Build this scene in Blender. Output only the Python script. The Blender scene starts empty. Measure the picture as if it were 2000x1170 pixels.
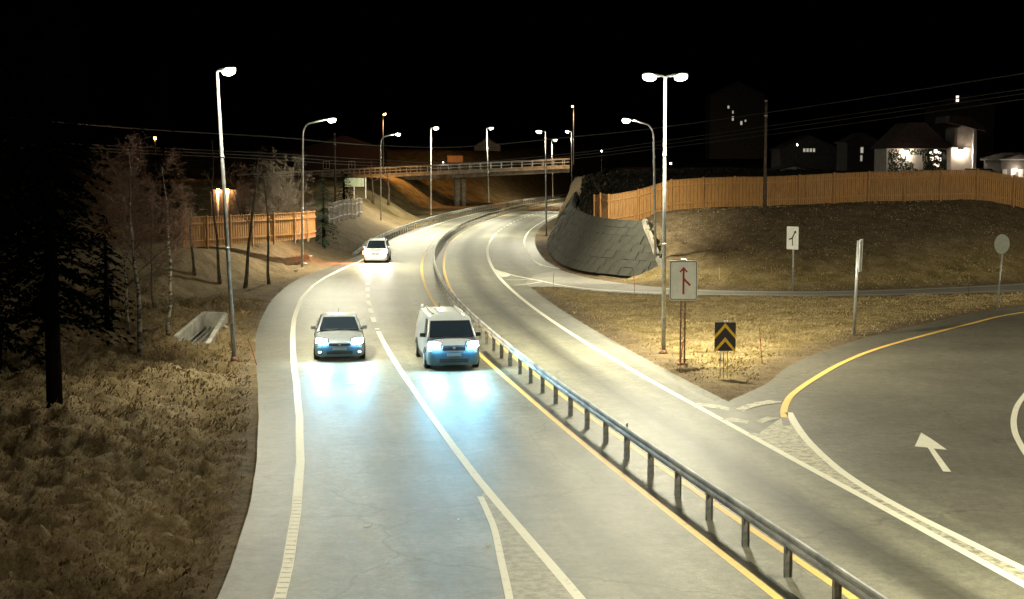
import bpy, math, random
import numpy as np
from mathutils import Vector, Matrix
PI = math.pi
rnd = random.Random(7)
rng = np.random.default_rng(11)
S = bpy.context.scene
COL = S.collection

# ------------------------------------------------------------------ camera
F, H = 2889.0, 6.9                       # focal length in photo pixels, eye height above the road
PIT = math.atan(265 / F)
cP, sP = math.cos(PIT), math.sin(PIT)
cd = bpy.data.cameras.new('camera')
cd.sensor_width = 36; cd.lens = 36 * F / 2000; cd.clip_start = .2; cd.clip_end = 3000
cam = bpy.data.objects.new('camera', cd); COL.objects.link(cam)
cam.location = (0, 0, H); cam.rotation_euler = (PI / 2 - PIT, 0, 0)
S.camera = cam

# ------------------------------------------------------------------ night sky
W = bpy.data.worlds.new('World'); S.world = W; W.use_nodes = True
nt = W.node_tree; nt.nodes.clear()
sky = nt.nodes.new('ShaderNodeTexSky'); sky.sky_type = 'NISHITA'; sky.sun_disc = False
sky.sun_elevation = math.radians(-8); sky.sun_rotation = math.radians(200)
bg = nt.nodes.new('ShaderNodeBackground'); bg.inputs[1].default_value = .0002
wo = nt.nodes.new('ShaderNodeOutputWorld')
nt.links.new(sky.outputs[0], bg.inputs[0]); nt.links.new(bg.outputs[0], wo.inputs[0])
S.view_settings.view_transform = 'Standard'; S.view_settings.look = 'None'
S.view_settings.gamma = 1; S.view_settings.use_curve_mapping = False
S.view_settings.exposure = 2.15
S.cycles.use_denoising = True
S.cycles.max_bounces = 5; S.cycles.diffuse_bounces = 2; S.cycles.glossy_bounces = 3
S.cycles.transmission_bounces = 2; S.cycles.volume_bounces = 0
S.cycles.sample_clamp_indirect = 4; S.cycles.sample_clamp_direct = 0
S.cycles.use_adaptive_sampling = True; S.cycles.adaptive_threshold = .012
S.cycles.caustics_reflective = False; S.cycles.caustics_refractive = False

LAMP_W = 4300.0          # power of a street lamp
LAMP_C = (1.0, .95, .69)
HEAD_W = 220.0

# ------------------------------------------------------------------ helpers
def at(x, y, Y):
    u = (x - 1000) / F; v = (585 - y) / F
    dy = cP + v * sP; dz = -sP + v * cP
    t = Y / dy
    return Vector((u * t, Y, H + dz * t))
def gp(x, y, z=0.0):
    u = (x - 1000) / F; v = (585 - y) / F
    dy = cP + v * sP; dz = -sP + v * cP
    t = (z - H) / dz
    return (u * t, dy * t)
def smooth(pts, n=6):
    P = [Vector(p) for p in pts]; P = [2 * P[0] - P[1]] + P + [2 * P[-1] - P[-2]]
    out = []
    for i in range(1, len(P) - 2):
        a, b, c, d = P[i-1], P[i], P[i+1], P[i+2]
        for k in range(n):
            t = k / n
            out.append(.5 * ((2*b) + (c-a)*t + (2*a-5*b+4*c-d)*t*t + (3*b-a-3*c+d)*t**3))
    out.append(P[-2]); return out
def tag(o, label=None, cat=None, group=None, kind=None):
    if label: o['label'] = label
    if cat: o['category'] = cat
    if group: o['group'] = group
    if kind: o['kind'] = kind
    return o
def empty(name, loc=(0, 0, 0), rz=0):
    o = bpy.data.objects.new(name, None); COL.objects.link(o)
    o.location = loc; o.rotation_euler = (0, 0, rz); o.empty_display_size = .2
    return o
def link(name, me, mat=None, parent=None):
    if mat is not None and not me.materials: me.materials.append(mat)
    o = bpy.data.objects.new(name, me); COL.objects.link(o)
    if parent is not None: o.parent = parent
    return o
class MB:
    def __init__(s): s.v = []; s.f = []
    def add(s, vs, fs):
        n = len(s.v); s.v += [tuple(v) for v in vs]; s.f += [tuple(i + n for i in f) for f in fs]; return s
    def box(s, c, size, rot=None, taper=1.0):
        hx, hy, hz = [k / 2 for k in size]; c = Vector(c)
        vs = []
        for z in (-1, 1):
            t = taper if z > 0 else 1
            for x, y in ((-1, -1), (1, -1), (1, 1), (-1, 1)):
                p = Vector((x * hx * t, y * hy * t, z * hz))
                if rot is not None: p = rot @ p
                vs.append(c + p)
        return s.add(vs, [(3, 2, 1, 0), (4, 5, 6, 7), (0, 1, 5, 4), (1, 2, 6, 5), (2, 3, 7, 6), (3, 0, 4, 7)])
    def tube(s, pts, rad, n=8, cap=True):
        pts = [Vector(p) for p in pts]
        if not hasattr(rad, '__len__'): rad = [rad] * len(pts)
        base = len(s.v); last = None
        for i, p in enumerate(pts):
            d = (pts[min(i+1, len(pts)-1)] - pts[max(i-1, 0)]).normalized()
            if last is None:
                a = d.cross(Vector((0, 0, 1)))
                if a.length < .05: a = d.cross(Vector((1, 0, 0)))
            else: a = last - d * last.dot(d)
            a.normalize(); last = a; b = d.cross(a)
            for k in range(n):
                t = 2 * PI * k / n
                s.v.append(tuple(p + (a * math.cos(t) + b * math.sin(t)) * rad[i]))
        for i in range(len(pts) - 1):
            for k in range(n):
                q = base + i * n; s.f.append((q + k, q + (k+1) % n, q + n + (k+1) % n, q + n + k))
        if cap:
            s.f.append(tuple(base + k for k in reversed(range(n))))
            s.f.append(tuple(base + (len(pts)-1) * n + k for k in range(n)))
        return s
    def cyl(s, c, r, h, n=16, axis='z', r2=None):
        c = Vector(c); e = {'x': Vector((1, 0, 0)), 'y': Vector((0, 1, 0)), 'z': Vector((0, 0, 1))}[axis]
        return s.tube([c - e * h / 2, c + e * h / 2], [r, r if r2 is None else r2], n)
    def prism(s, poly, y0, y1):           # polygon in x,z pushed from y0 to y1
        n = len(poly)
        vs = [(x, y0, z) for x, z in poly] + [(x, y1, z) for x, z in poly]
        fs = [tuple(range(n)), tuple(reversed(range(n, 2*n)))]
        fs += [(i, i + n, (i+1) % n + n, (i+1) % n) for i in range(n)]
        return s.add(vs, fs)
    def build(s, name, mat, parent=None, smooth_=False, bevel=0, seg=2, sub=0):
        me = bpy.data.meshes.new(name); me.from_pydata(s.v, [], s.f); me.update()
        if smooth_: me.polygons.foreach_set('use_smooth', [True] * len(me.polygons))
        o = link(name, me, mat, parent)
        if bevel:
            m = o.modifiers.new('bevel', 'BEVEL'); m.width = bevel; m.segments = seg; m.limit_method = 'ANGLE'
        if sub:
            m = o.modifiers.new('sub', 'SUBSURF'); m.levels = sub; m.render_levels = sub
        return o
def copy_tree(o, parent=None):
    c = o.copy(); COL.objects.link(c)
    if parent is not None: c.parent = parent
    for ch in o.children: copy_tree(ch, c)
    return c

# ------------------------------------------------------------------ materials
def mat(name, col, rough=.6, metal=0, var=.15, scale=8, bump=0, bscale=None, emit=None, es=0, col2=None, spec=.5, coat=0, coords='Object', stretch=(1, 1, 1)):
    m = bpy.data.materials.new(name); m.use_nodes = True; t = m.node_tree; N = t.nodes; L = t.links
    b = N['Principled BSDF']; b.inputs['Roughness'].default_value = rough; b.inputs['Metallic'].default_value = metal
    b.inputs['Specular IOR Level'].default_value = spec
    if coat: b.inputs['Coat Weight'].default_value = coat; b.inputs['Coat Roughness'].default_value = .08
    tc = N.new('ShaderNodeTexCoord'); mp = N.new('ShaderNodeMapping'); mp.inputs['Scale'].default_value = stretch
    L.new(tc.outputs[coords], mp.inputs[0])
    ns = N.new('ShaderNodeTexNoise'); ns.inputs['Scale'].default_value = scale; ns.inputs['Detail'].default_value = 6; ns.inputs['Roughness'].default_value = .65
    L.new(mp.outputs[0], ns.inputs['Vector'])
    cr = N.new('ShaderNodeValToRGB'); c2 = col2 or tuple(k * (1 - 2 * var) for k in col)
    c1 = col if col2 else tuple(min(1, k * (1 + var)) for k in col)
    cr.color_ramp.elements[0].position = .35; cr.color_ramp.elements[1].position = .65
    cr.color_ramp.elements[0].color = (*c2, 1); cr.color_ramp.elements[1].color = (*c1, 1)
    L.new(ns.outputs['Fac'], cr.inputs[0]); L.new(cr.outputs[0], b.inputs['Base Color'])
    if bump:
        bn = N.new('ShaderNodeTexNoise'); bn.inputs['Scale'].default_value = bscale or scale * 3; bn.inputs['Detail'].default_value = 8
        L.new(mp.outputs[0], bn.inputs['Vector'])
        bp = N.new('ShaderNodeBump'); bp.inputs['Strength'].default_value = 1; bp.inputs['Distance'].default_value = bump
        L.new(bn.outputs['Fac'], bp.inputs['Height']); L.new(bp.outputs[0], b.inputs['Normal'])
    if emit: b.inputs['Emission Color'].default_value = (*emit, 1); b.inputs['Emission Strength'].default_value = es
    return m
M = {}
M['galv'] = mat('galvanised_steel', (.42, .43, .43), .42, .6, .15, 5)
M['galv_dull'] = mat('weathered_steel', (.33, .33, .31), .55, .4, .25, 6)
M['rust'] = mat('rusted_steel', (.22, .11, .06), .75, .2, .3, 9)
M['rail'] = mat('guard_rail_steel', (.42, .42, .41), .62, .15, .3, 3, bump=.004, stretch=(1, .3, 1))
M['black'] = mat('black_plastic', (.02, .02, .022), .5, 0, .1)
M['rubber'] = mat('tyre_rubber', (.018, .018, .018), .8, 0, .1)
M['glass'] = mat('car_glass', (.012, .018, .026), .06, 0, .05, spec=.8)
M['silver'] = mat('silver_car_paint', (.30, .33, .35), .32, .45, .04, 3, coat=.6)
M['van_paint'] = mat('pale_van_paint', (.25, .275, .285), .35, 0, .04, 3, coat=.5)
M['bumper'] = mat('glow_tinted_bumper_plastic', (.06, .10, .115), .5, 0, .1, 3)  # dark plastic with the cyan headlight glow put into its colour
M['white_paint'] = mat('white_car_paint', (.62, .64, .66), .35, 0, .04, 3, coat=.5)
M['rim'] = mat('alloy_rim', (.4, .41, .42), .35, .8, .05)
M['sign_white'] = mat('sign_white', (.85, .85, .80), .5, 0, .05, 3)
M['sign_red'] = mat('sign_dark_red', (.36, .01, .022), .5, 0, .1)
M['sign_black'] = mat('sign_black', (.022, .014, .016), .5, 0, .1)
M['sign_yellow'] = mat('sign_yellow', (.88, .56, .02), .5, 0, .06)
M['sign_back'] = mat('sign_back_grey', (.30, .31, .27), .55, .2, .1)
M['stake'] = mat('snow_stake_red', (.42, .055, .02), .6, 0, .25, 10)
M['wood'] = mat('fence_wood', (.48, .245, .075), .75, 0, .25, 3, bump=.004, stretch=(6, 6, .6), col2=(.28, .135, .042))
M['wood_dark'] = mat('fence_wood_dark', (.2, .115, .055), .8, 0, .25, 3, stretch=(6, 6, .6))
M['fence_grey'] = mat('grey_fence_boards', (.24, .19, .17), .8, 0, .3, 4, stretch=(6, 6, .6))
M['fence_white'] = mat('pale_fence_rail', (.5, .46, .42), .8, 0, .2, 4)
M['concrete'] = mat('concrete', (.34, .32, .27), .85, 0, .2, 1.2, bump=.004)
M['concrete_dark'] = mat('stained_concrete', (.26, .23, .18), .85, 0, .3, .8, bump=.004)
M['stone'] = mat('wall_stone', (.064, .061, .05), .95, 0, .3, .9, bump=.015, bscale=6, col2=(.035, .037, .028), spec=.2)
M['bark'] = mat('dark_bark', (.09, .065, .045), .95, 0, .35, 5, bump=.01)
M['bark_shaded'] = mat('shaded_bark', (.010, .008, .006), 1, 0, .2, 4, spec=0)  # bark coloured near black so spruce trunks stay silhouettes; night shade in the colour
M['twig'] = mat('brown_twigs', (.15, .085, .055), .9, 0, .3, 3)
M['twig_grey'] = mat('grey_brown_twigs', (.14, .11, .08), .9, 0, .3, 3)
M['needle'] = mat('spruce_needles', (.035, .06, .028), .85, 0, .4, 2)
M['needle_shaded'] = mat('shaded_spruce_needles', (.003, .0045, .003), 1, 0, .4, 2, spec=0)  # shaded copy of the needles: the darkness of the wood is painted in
M['white_wall'] = mat('white_house_cladding', (.46, .42, .39), .8, 0, .1, 2)
M['grey_wall'] = mat('grey_house_cladding', (.34, .32, .30), .8, 0, .15, 2)
M['dark_wall'] = mat('dark_house_cladding', (.06, .05, .045), .85, 0, .2, 2)
M['red_wall'] = mat('red_house_cladding', (.022, .008, .007), .85, 0, .2, 2)
M['roof'] = mat('roof_tiles', (.035, .02, .018), .8, 0, .25, 3)
M['wire'] = mat('power_wire', (.15, .15, .15), .4, .6, .05)
M['rock'] = mat('pale_rock', (.3, .28, .25), .9, 0, .25, 4, bump=.01)
M['litter'] = mat('white_litter', (.8, .8, .8), .6, 0, .05)
M['sodium_tinted_board'] = mat('sodium_tinted_board', (.42, .2, .07), .6, 0, .15, 2)  # orange of the sodium lamps is put into the board's colour
M['green_board'] = mat('pale_green_board', (.3, .33, .22), .7, 0, .15, 2)
def emis(name, col, s): return mat(name, (.8, .8, .8), .4, emit=col, es=s)
M['lamp_lens'] = emis('street_lamp_lens', (1, .88, .66), 130)
M['lamp_orange'] = emis('sodium_lamp_lens', (1, .42, .10), 40)
M['lamp_white'] = emis('small_white_lamp', (.9, .95, 1), 10)
M['head_lens'] = emis('headlight_lens', (.35, .78, 1), 110)
M['head_warm'] = emis('warm_headlight_lens', (1, .90, .80), 130)
M['fog_lens'] = emis('fog_light_lens', (.7, .93, 1), 2.2)
M['amber_lens'] = emis('amber_indicator_lens', (1, .28, .06), 26)
M['win_lit'] = emis('lit_window_glass', (1, .74, .55), .8)
M['win_small'] = emis('far_lit_window_glass', (.95, .88, .7), .12)
M['win_dark'] = mat('dark_window_glass', (.02, .02, .025), .1)

def birch_mat():
    m = mat('birch_bark', (.42, .39, .33), .8, 0, .1, 3); t = m.node_tree; N = t.nodes; L = t.links
    tc = [n for n in N if n.type == 'TEX_COORD'][0]
    mp = N.new('ShaderNodeMapping'); mp.inputs['Scale'].default_value = (3, 3, 9); L.new(tc.outputs['Object'], mp.inputs[0])
    ns = N.new('ShaderNodeTexNoise'); ns.inputs['Scale'].default_value = 1.1; ns.inputs['Detail'].default_value = 4; L.new(mp.outputs[0], ns.inputs['Vector'])
    cr = N.new('ShaderNodeValToRGB'); cr.color_ramp.elements[0].position = .44; cr.color_ramp.elements[1].position = .54
    cr.color_ramp.elements[0].color = (.035, .03, .025, 1); cr.color_ramp.elements[1].color = (.26, .23, .18, 1)
    L.new(ns.outputs['Fac'], cr.inputs[0]); L.new(cr.outputs[0], N['Principled BSDF'].inputs['Base Color']); return m
M['birch'] = birch_mat()

def asphalt_mat(name, c_dark, c_light, tracks, tint=(1, 1, 1)):
    """UV.x is metres from the central rail, UV.y metres along the road"""
    m = bpy.data.materials.new(name); m.use_nodes = True; t = m.node_tree; N = t.nodes; L = t.links
    b = N['Principled BSDF']
    tc = N.new('ShaderNodeTexCoord')
    def noise(scale, det, vec, rough=.6):
        n = N.new('ShaderNodeTexNoise'); n.inputs['Scale'].default_value = scale; n.inputs['Detail'].default_value = det; n.inputs['Roughness'].default_value = rough
        L.new(vec, n.inputs['Vector']); return n.outputs['Fac']
    def ramp(fac, p0, c0, p1, c1):
        r = N.new('ShaderNodeValToRGB'); r.color_ramp.elements[0].position = p0; r.color_ramp.elements[1].position = p1
        r.color_ramp.elements[0].color = (*c0, 1) if len(c0) == 3 else c0; r.color_ramp.elements[1].color = (*c1, 1) if len(c1) == 3 else c1
        L.new(fac, r.inputs[0]); return r.outputs[0]
    def math_(op, a, b_=None, c=None):
        n = N.new('ShaderNodeMath'); n.operation = op
        for i, k in enumerate((a, b_, c)):
            if k is None: continue
            if isinstance(k, (int, float)): n.inputs[i].default_value = k
            else: L.new(k, n.inputs[i])
        return n.outputs[0]
    def mixc(mode, fac, a, b_):
        n = N.new('ShaderNodeMix'); n.data_type = 'RGBA'; n.blend_type = mode
        if isinstance(fac, (int, float)): n.inputs[0].default_value = fac
        else: L.new(fac, n.inputs[0])
        for i, k in ((6, a), (7, b_)):
            if isinstance(k, tuple): n.inputs[i].default_value = (*k, 1)
            else: L.new(k, n.inputs[i])
        return n.outputs[2]
    O = tc.outputs['Object']
    big = ramp(noise(.35, 4, O), .3, c_dark, .7, c_light)
    grain = ramp(noise(38, 3, O, .8), .3, (.62,) * 3, .72, (1.3,) * 3)
    col = mixc('MULTIPLY', .8, big, grain)
    mid = ramp(noise(3.2, 6, O, .75), .36, (.70,) * 3, .64, (1.18,) * 3)
    col = mixc('MULTIPLY', .8, col, mid)
    roughv = math_('ADD', math_('MULTIPLY', noise(2.0, 5, O, .7), .20), .43)
    col = mixc('MULTIPLY', .7, col, ramp(noise(9, 8, O, .9), .38, (.58,) * 3, .62, (1.25,) * 3))
    if tracks:
        uv = N.new('ShaderNodeSeparateXYZ'); L.new(tc.outputs['UV'], uv.inputs[0])
        mp = N.new('ShaderNodeMapping'); mp.inputs['Scale'].default_value = (1.2, .06, 1); L.new(tc.outputs['UV'], mp.inputs[0])
        wob = math_('MULTIPLY', math_('SUBTRACT', noise(1.0, 4, mp.outputs[0]), .5), .9)
        u = math_('ADD', uv.outputs[0], wob)
        for c, w, amt in tracks:      # bands of oil and rubber (negative amt: polished, paler)
            d = math_('DIVIDE', math_('ABSOLUTE', math_('SUBTRACT', u, c)), w)
            k = math_('MAXIMUM', math_('SUBTRACT', 1.0, d), 0.0)
            k = math_('MULTIPLY', k, abs(amt))
            tgt = (.34, .33, .30) if amt > 0 else (1.65, 1.65, 1.55)
            col = mixc('MULTIPLY', k, col, tgt)
        st = noise(2.5, 6, mp.outputs[0], .7)
        col = mixc('MULTIPLY', .5, col, ramp(st, .35, (.82,) * 3, .65, (1.15,) * 3))
    # cracks and sealed joints
    vo = N.new('ShaderNodeTexVoronoi'); vo.feature = 'DISTANCE_TO_EDGE'; vo.inputs['Scale'].default_value = .16
    mp2 = N.new('ShaderNodeVectorMath'); mp2.operation = 'ADD'; L.new(O, mp2.inputs[0])
    nn = N.new('ShaderNodeTexNoise'); nn.inputs['Scale'].default_value = .8; nn.inputs['Detail'].default_value = 5; L.new(O, nn.inputs['Vector'])
    L.new(nn.outputs['Color'], mp2.inputs[1]); L.new(mp2.outputs[0], vo.inputs['Vector'])
    crack = ramp(vo.outputs['Distance'], .0, (.42,) * 3, .007, (1,) * 3)
    col = mixc('MULTIPLY', .6, col, crack)
    L.new(col, b.inputs['Base Color']); L.new(roughv, b.inputs['Roughness'])
    b.inputs['Specular IOR Level'].default_value = .35
    bp = N.new('ShaderNodeBump'); bp.inputs['Strength'].default_value = .8; bp.inputs['Distance'].default_value = .006
    hgt = math_('ADD', noise(55, 3, O, .8), math_('MULTIPLY', noise(5, 4, O), 1.2))
    L.new(hgt, bp.inputs['Height']); L.new(bp.outputs[0], b.inputs['Normal'])
    return m
TR = [(-1.0 - .75, .9, -.5), (-2.25, .8, .35), (-3.3, .6, -.45), (-4.6, .7, -.4), (-5.7, .7, .3), (-6.6, .6, -.35),
      (1.35, .55, -.4), (2.2, .7, 1.0), (3.1, .55, -.4), (4.7, .5, -.2), (5.5, .6, .5), (6.4, .5, -.25)]
M['asphalt'] = asphalt_mat('asphalt', (.135, .13, .097), (.205, .197, .148), TR)
M['asphalt_ramp'] = asphalt_mat('ramp_asphalt', (.12, .108, .083), (.18, .164, .128), None)
M['asphalt_pale'] = asphalt_mat('pale_worn_asphalt', (.20, .185, .16), (.30, .28, .245), None)

def paint_mat(name, c, worn, thr, ridges=0):
    m = bpy.data.materials.new(name); m.use_nodes = True; t = m.node_tree; N = t.nodes; L = t.links; b = N['Principled BSDF']
    tc = N.new('ShaderNodeTexCoord')
    ns = N.new('ShaderNodeTexNoise'); ns.inputs['Scale'].default_value = 5; ns.inputs['Detail'].default_value = 9; ns.inputs['Roughness'].default_value = .8
    L.new(tc.outputs['Object'], ns.inputs['Vector'])
    cr = N.new('ShaderNodeValToRGB'); cr.color_ramp.elements[0].position = thr; cr.color_ramp.elements[1].position = thr + .12
    cr.color_ramp.elements[0].color = (*worn, 1); cr.color_ramp.elements[1].color = (*c, 1)
    L.new(ns.outputs['Fac'], cr.inputs[0]); out = cr.outputs[0]
    b.inputs['Roughness'].default_value = .6
    L.new(out, b.inputs['Base Color']); return m
M['line_white'] = paint_mat('white_road_paint', (.78, .75, .62), (.42, .40, .32), .33)
M['line_yellow'] = paint_mat('yellow_road_paint', (.78, .50, .12), (.48, .34, .13), .36)
M['line_worn'] = paint_mat('worn_white_road_paint', (.55, .51, .38), (.20, .19, .14), .43)
M['gore_pale'] = paint_mat('dusty_pale_asphalt', (.40, .375, .30), (.24, .225, .18), .44)
M['dust'] = paint_mat('road_dust', (.26, .24, .18), (.18, .17, .135), .5)

def ground_mat():
    m = bpy.data.materials.new('dry_grass_soil'); m.use_nodes = True; t = m.node_tree; N = t.nodes; L = t.links; b = N['Principled BSDF']
    b.inputs['Roughness'].default_value = .95; b.inputs['Specular IOR Level'].default_value = .15
    tc = N.new('ShaderNodeTexCoord'); at_ = N.new('ShaderNodeAttribute'); at_.attribute_name = 'dirt'
    def noise(s, d=6, st=(1, 1, 1), r=.7):
        mp = N.new('ShaderNodeMapping'); mp.inputs['Scale'].default_value = st; L.new(tc.outputs['Object'], mp.inputs[0])
        n = N.new('ShaderNodeTexNoise'); n.inputs['Scale'].default_value = s; n.inputs['Detail'].default_value = d; n.inputs['Roughness'].default_value = r
        L.new(mp.outputs[0], n.inputs['Vector']); return n.outputs['Fac']
    def ramp(fac, stops):
        r = N.new('ShaderNodeValToRGB'); e = r.color_ramp.elements
        e[0].position, e[0].color = stops[0][0], (*stops[0][1], 1); e[1].position, e[1].color = stops[-1][0], (*stops[-1][1], 1)
        for p, c in stops[1:-1]: q = e.new(p); q.color = (*c, 1)
        L.new(fac, r.inputs[0]); return r.outputs[0]
    def mix(f, a, c, mode='MIX'):
        n = N.new('ShaderNodeMix'); n.data_type = 'RGBA'; n.blend_type = mode
        if isinstance(f, float): n.inputs[0].default_value = f
        else: L.new(f, n.inputs[0])
        L.new(a, n.inputs[6]); L.new(c, n.inputs[7]); return n.outputs[2]
    grass = ramp(noise(.7, 8, (1, 1.0, 1)), [(.3, (.10, .085, .03)), (.45, (.22, .16, .06)), (.6, (.36, .275, .135)), (.72, (.28, .21, .12))])
    fine = ramp(noise(11, 7, (1, .6, 1), .8), [(.34, (.38, .34, .3)), (.52, (1, 1, 1)), (.7, (1.5, 1.45, 1.4))])
    soil = ramp(noise(1.6, 8), [(.3, (.06, .042, .025)), (.5, (.13, .095, .058)), (.7, (.2, .15, .10))])
    g = mix(at_.outputs['Fac'], grass, soil); col = mix(.85, g, fine, 'MULTIPLY')
    L.new(col, b.inputs['Base Color'])
    bp = N.new('ShaderNodeBump'); bp.inputs['Strength'].default_value = 1; bp.inputs['Distance'].default_value = .09
    L.new(noise(7, 9, (1, .8, 1), .75), bp.inputs['Height']); L.new(bp.outputs[0], b.inputs['Normal'])
    return m
M['ground'] = ground_mat()
def blade_mat(name, a, b2):
    m = bpy.data.materials.new(name); m.use_nodes = True; t = m.node_tree; N = t.nodes; L = t.links; b = N['Principled BSDF']
    b.inputs['Roughness'].default_value = .85; b.inputs['Specular IOR Level'].default_value = .2
    tc = N.new('ShaderNodeTexCoord'); ns = N.new('ShaderNodeTexNoise'); ns.inputs['Scale'].default_value = 1.3; ns.inputs['Detail'].default_value = 8
    ns.inputs['Roughness'].default_value = .8
    L.new(tc.outputs['Object'], ns.inputs['Vector'])
    cr = N.new('ShaderNodeValToRGB'); cr.color_ramp.elements[0].position = .38; cr.color_ramp.elements[1].position = .62
    cr.color_ramp.elements[0].color = (*a, 1); cr.color_ramp.elements[1].color = (*b2, 1)
    L.new(ns.outputs['Fac'], cr.inputs[0]); L.new(cr.outputs[0], b.inputs['Base Color']); return m
M['blade_dim'] = blade_mat('dimmed_grass_blades', (.10, .07, .03), (.32, .23, .115))  # darker copy of the dry blades; weaker light painted into the verge grass
M['brush'] = blade_mat('dark_brush', (.012, .012, .008), (.04, .034, .022))
M['blade'] = blade_mat('dry_grass_blades', (.14, .10, .042), (.44, .335, .17))

# ------------------------------------------------------------------ road geometry (metres; x right, y away)
_r = np.array([(23.47, 4.79), (24.28, 4.62), (28.29, 3.84), (32.2, 3.09), (36.05, 2.36), (39.98, 1.64), (44.04, 1.0), (71.7, -3.0), (74.1, -3.25),
               (80.2, -3.86), (88.3, -4.5), (90.9, -4.67), (99.5, -5.17), (104.8, -5.43), (107.9, -5.53), (115.2, -5.84), (126.6, -6.0), (139, -5.85),
               (157.6, -5.12), (166.6, -4.45), (183.8, -3.1), (191, -2.2), (213.8, .59), (250.9, 5.63), (272.2, 10.2), (320, 20.3)])
_co = np.polyfit(np.log(_r[:, 0] / 80), _r[:, 1], 6, w=1 / _r[:, 0])
def RX(Y):
    Y = np.asarray(Y, float)
    a = np.polyval(_co, np.log(np.clip(Y, 24.3, 318) / 80))
    return a - .19 * np.minimum(Y - 24.3, 0) + .225 * np.maximum(Y - 318, 0)
def off(tab):
    t = np.array(tab, float)
    return lambda Y: np.interp(Y, t[:, 0], t[:, 1])
oL1 = off([(20, -8.72), (23, -8.57), (25, -8.35), (29, -8.0), (34, -7.68), (40, -7.47), (46, -7.39), (55, -7.42), (66, -7.48), (76, -7.42), (84, -7.15), (90, -6.75),
           (96, -6.2), (104, -5.4), (112, -4.95), (124, -4.6), (146, -4.35), (330, -4.4)])
oL2 = off([(23, -3.78), (32, -3.87), (45, -3.82), (60, -3.92), (81, -4.03), (98, -4.24)])
oY1 = off([(20, -.62), (45, -.57), (60, -.68), (90, -.8), (120, -.95), (330, -1.0)])
oY2 = off([(20, .6), (40, .5), (80, .55), (105, .66), (130, .5), (330, .42)])
oW2 = off([(15, 3.6), (24, 3.72), (30, 3.85), (40, 3.95), (90, 3.88), (140, 3.92), (330, 4.02)])
oW3 = off([(96, 7.5), (103, 7.15), (111, 7.01), (134, 6.97), (153, 7.05), (173, 7.3), (330, 7.4)])
oEL = lambda Y: oL1(Y) - np.interp(Y, [22, 30, 45, 60, 90, 110, 330], [1.0, .95, 1.2, 1.5, 1.45, .9, .8])
oER = off([(3, 5.1), (40, 5.1), (86, 5.1), (92, 6.2), (97, 8.3), (105, 7.9), (330, 8.1)])

def strip(name, oa, ob, Ys, z, m, nx=1, kind='structure'):
    Ys = np.asarray(Ys, float); r = RX(Ys); a = oa(Ys) if callable(oa) else oa + 0 * Ys; b = ob(Ys) if callable(ob) else ob + 0 * Ys
    vs, uv = [], []
    for i, Y in enumerate(Ys):
        for k in range(nx + 1):
            o_ = a[i] + (b[i] - a[i]) * k / nx
            vs.append((r[i] + o_, Y, z)); uv.append((o_, Y))
    fs = [(i*(nx+1)+k, i*(nx+1)+k+1, (i+1)*(nx+1)+k+1, (i+1)*(nx+1)+k) for i in range(len(Ys)-1) for k in range(nx)]
    me = bpy.data.meshes.new(name); me.from_pydata(vs, [], fs); l = me.uv_layers.new(name='UVMap')
    idx = np.zeros(len(me.loops), int); me.loops.foreach_get('vertex_index', idx)
    l.data.foreach_set('uv', np.array(uv)[idx].ravel())
    o = link(name, me, m); 
    if kind: tag(o, kind=kind)
    return o
def poly(name, pts, z, m, kind='structure'):
    me = bpy.data.meshes.new(name); me.from_pydata([(p[0], p[1], z) for p in pts], [], [tuple(range(len(pts)))])
    me.update()
    if me.polygons[0].normal.z < 0: me.flip_normals()
    o = link(name, me, m); tag(o, kind=kind); return o
def ribbon(name, pts, w, z, m, kind='structure'):
    P = [Vector((p[0], p[1], 0)) for p in pts]; vs = []
    if not hasattr(w, '__len__'): w = [w] * len(P)
    for i, p in enumerate(P):
        d = (P[min(i+1, len(P)-1)] - P[max(i-1, 0)]).normalized(); n = Vector((-d.y, d.x, 0))
        vs += [(*(p + n * w[i] / 2).xy, z), (*(p - n * w[i] / 2).xy, z)]
    me = bpy.data.meshes.new(name); me.from_pydata(vs, [], [(2*i+1, 2*i, 2*i+2, 2*i+3) for i in range(len(P)-1)]); me.update()
    if me.polygons[0].normal.z < 0: me.flip_normals()
    o = link(name, me, m); tag(o, kind=kind); return o
def sp(pts, n=6): return [gp(p[0], p[1]) for p in smooth([(a, b, 0) for a, b in pts], n)]

YS = np.concatenate([np.arange(3, 100, 1.0), np.arange(100, 345, 2.0)])
strip('main_road', oEL, oER, YS, 0, M['asphalt'], nx=10)
M['asphalt_dark'] = asphalt_mat('shoulder_asphalt', (.075, .07, .055), (.12, .112, .088), None)
strip('road_shoulder', oEL, lambda Y: oL1(Y) - .12, YS[16:], .002, M['asphalt_dark'], nx=2)
ramp_far = [(1023, 478), (1026, 490), (1036, 503), (1052, 514), (1072, 522), (1093, 527), (1116, 534), (1160, 545), (1238, 555.5), (1293, 561), (1400, 566.5), (1550, 568.5), (1700, 566), (1880, 559), (2000, 552), (2200, 538)]
ramp_near = [(2200, 560), (2000, 570), (1880, 573.5), (1700, 578), (1550, 578.5), (1400, 577), (1293, 575), (1238, 573), (1160, 568), (1098, 561), (1060, 560), (1015, 560), (985, 552), (960, 528)]
rampP = sp(ramp_far, 4) + sp(ramp_near, 4)
poly('exit_ramp', rampP, -.004, M['asphalt_pale'])
isl_edge = [(1425, 782), (1470, 762), (1500, 747), (1530, 722), (1565, 702), (1620, 682), (1700, 657), (1850, 622), (2000, 598), (2300, 572)]
ie = sp(isl_edge, 4)
loopP = [(RX(41.) + 4.6, 41.)] + ie + [(60, 84), (60, 3), (RX(3.) + 4.5, 3), (RX(15.) + 4.5, 15), (RX(28.) + 4.5, 28)]
poly('loop_ramp_road', loopP, -.008, M['asphalt_ramp'])
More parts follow.
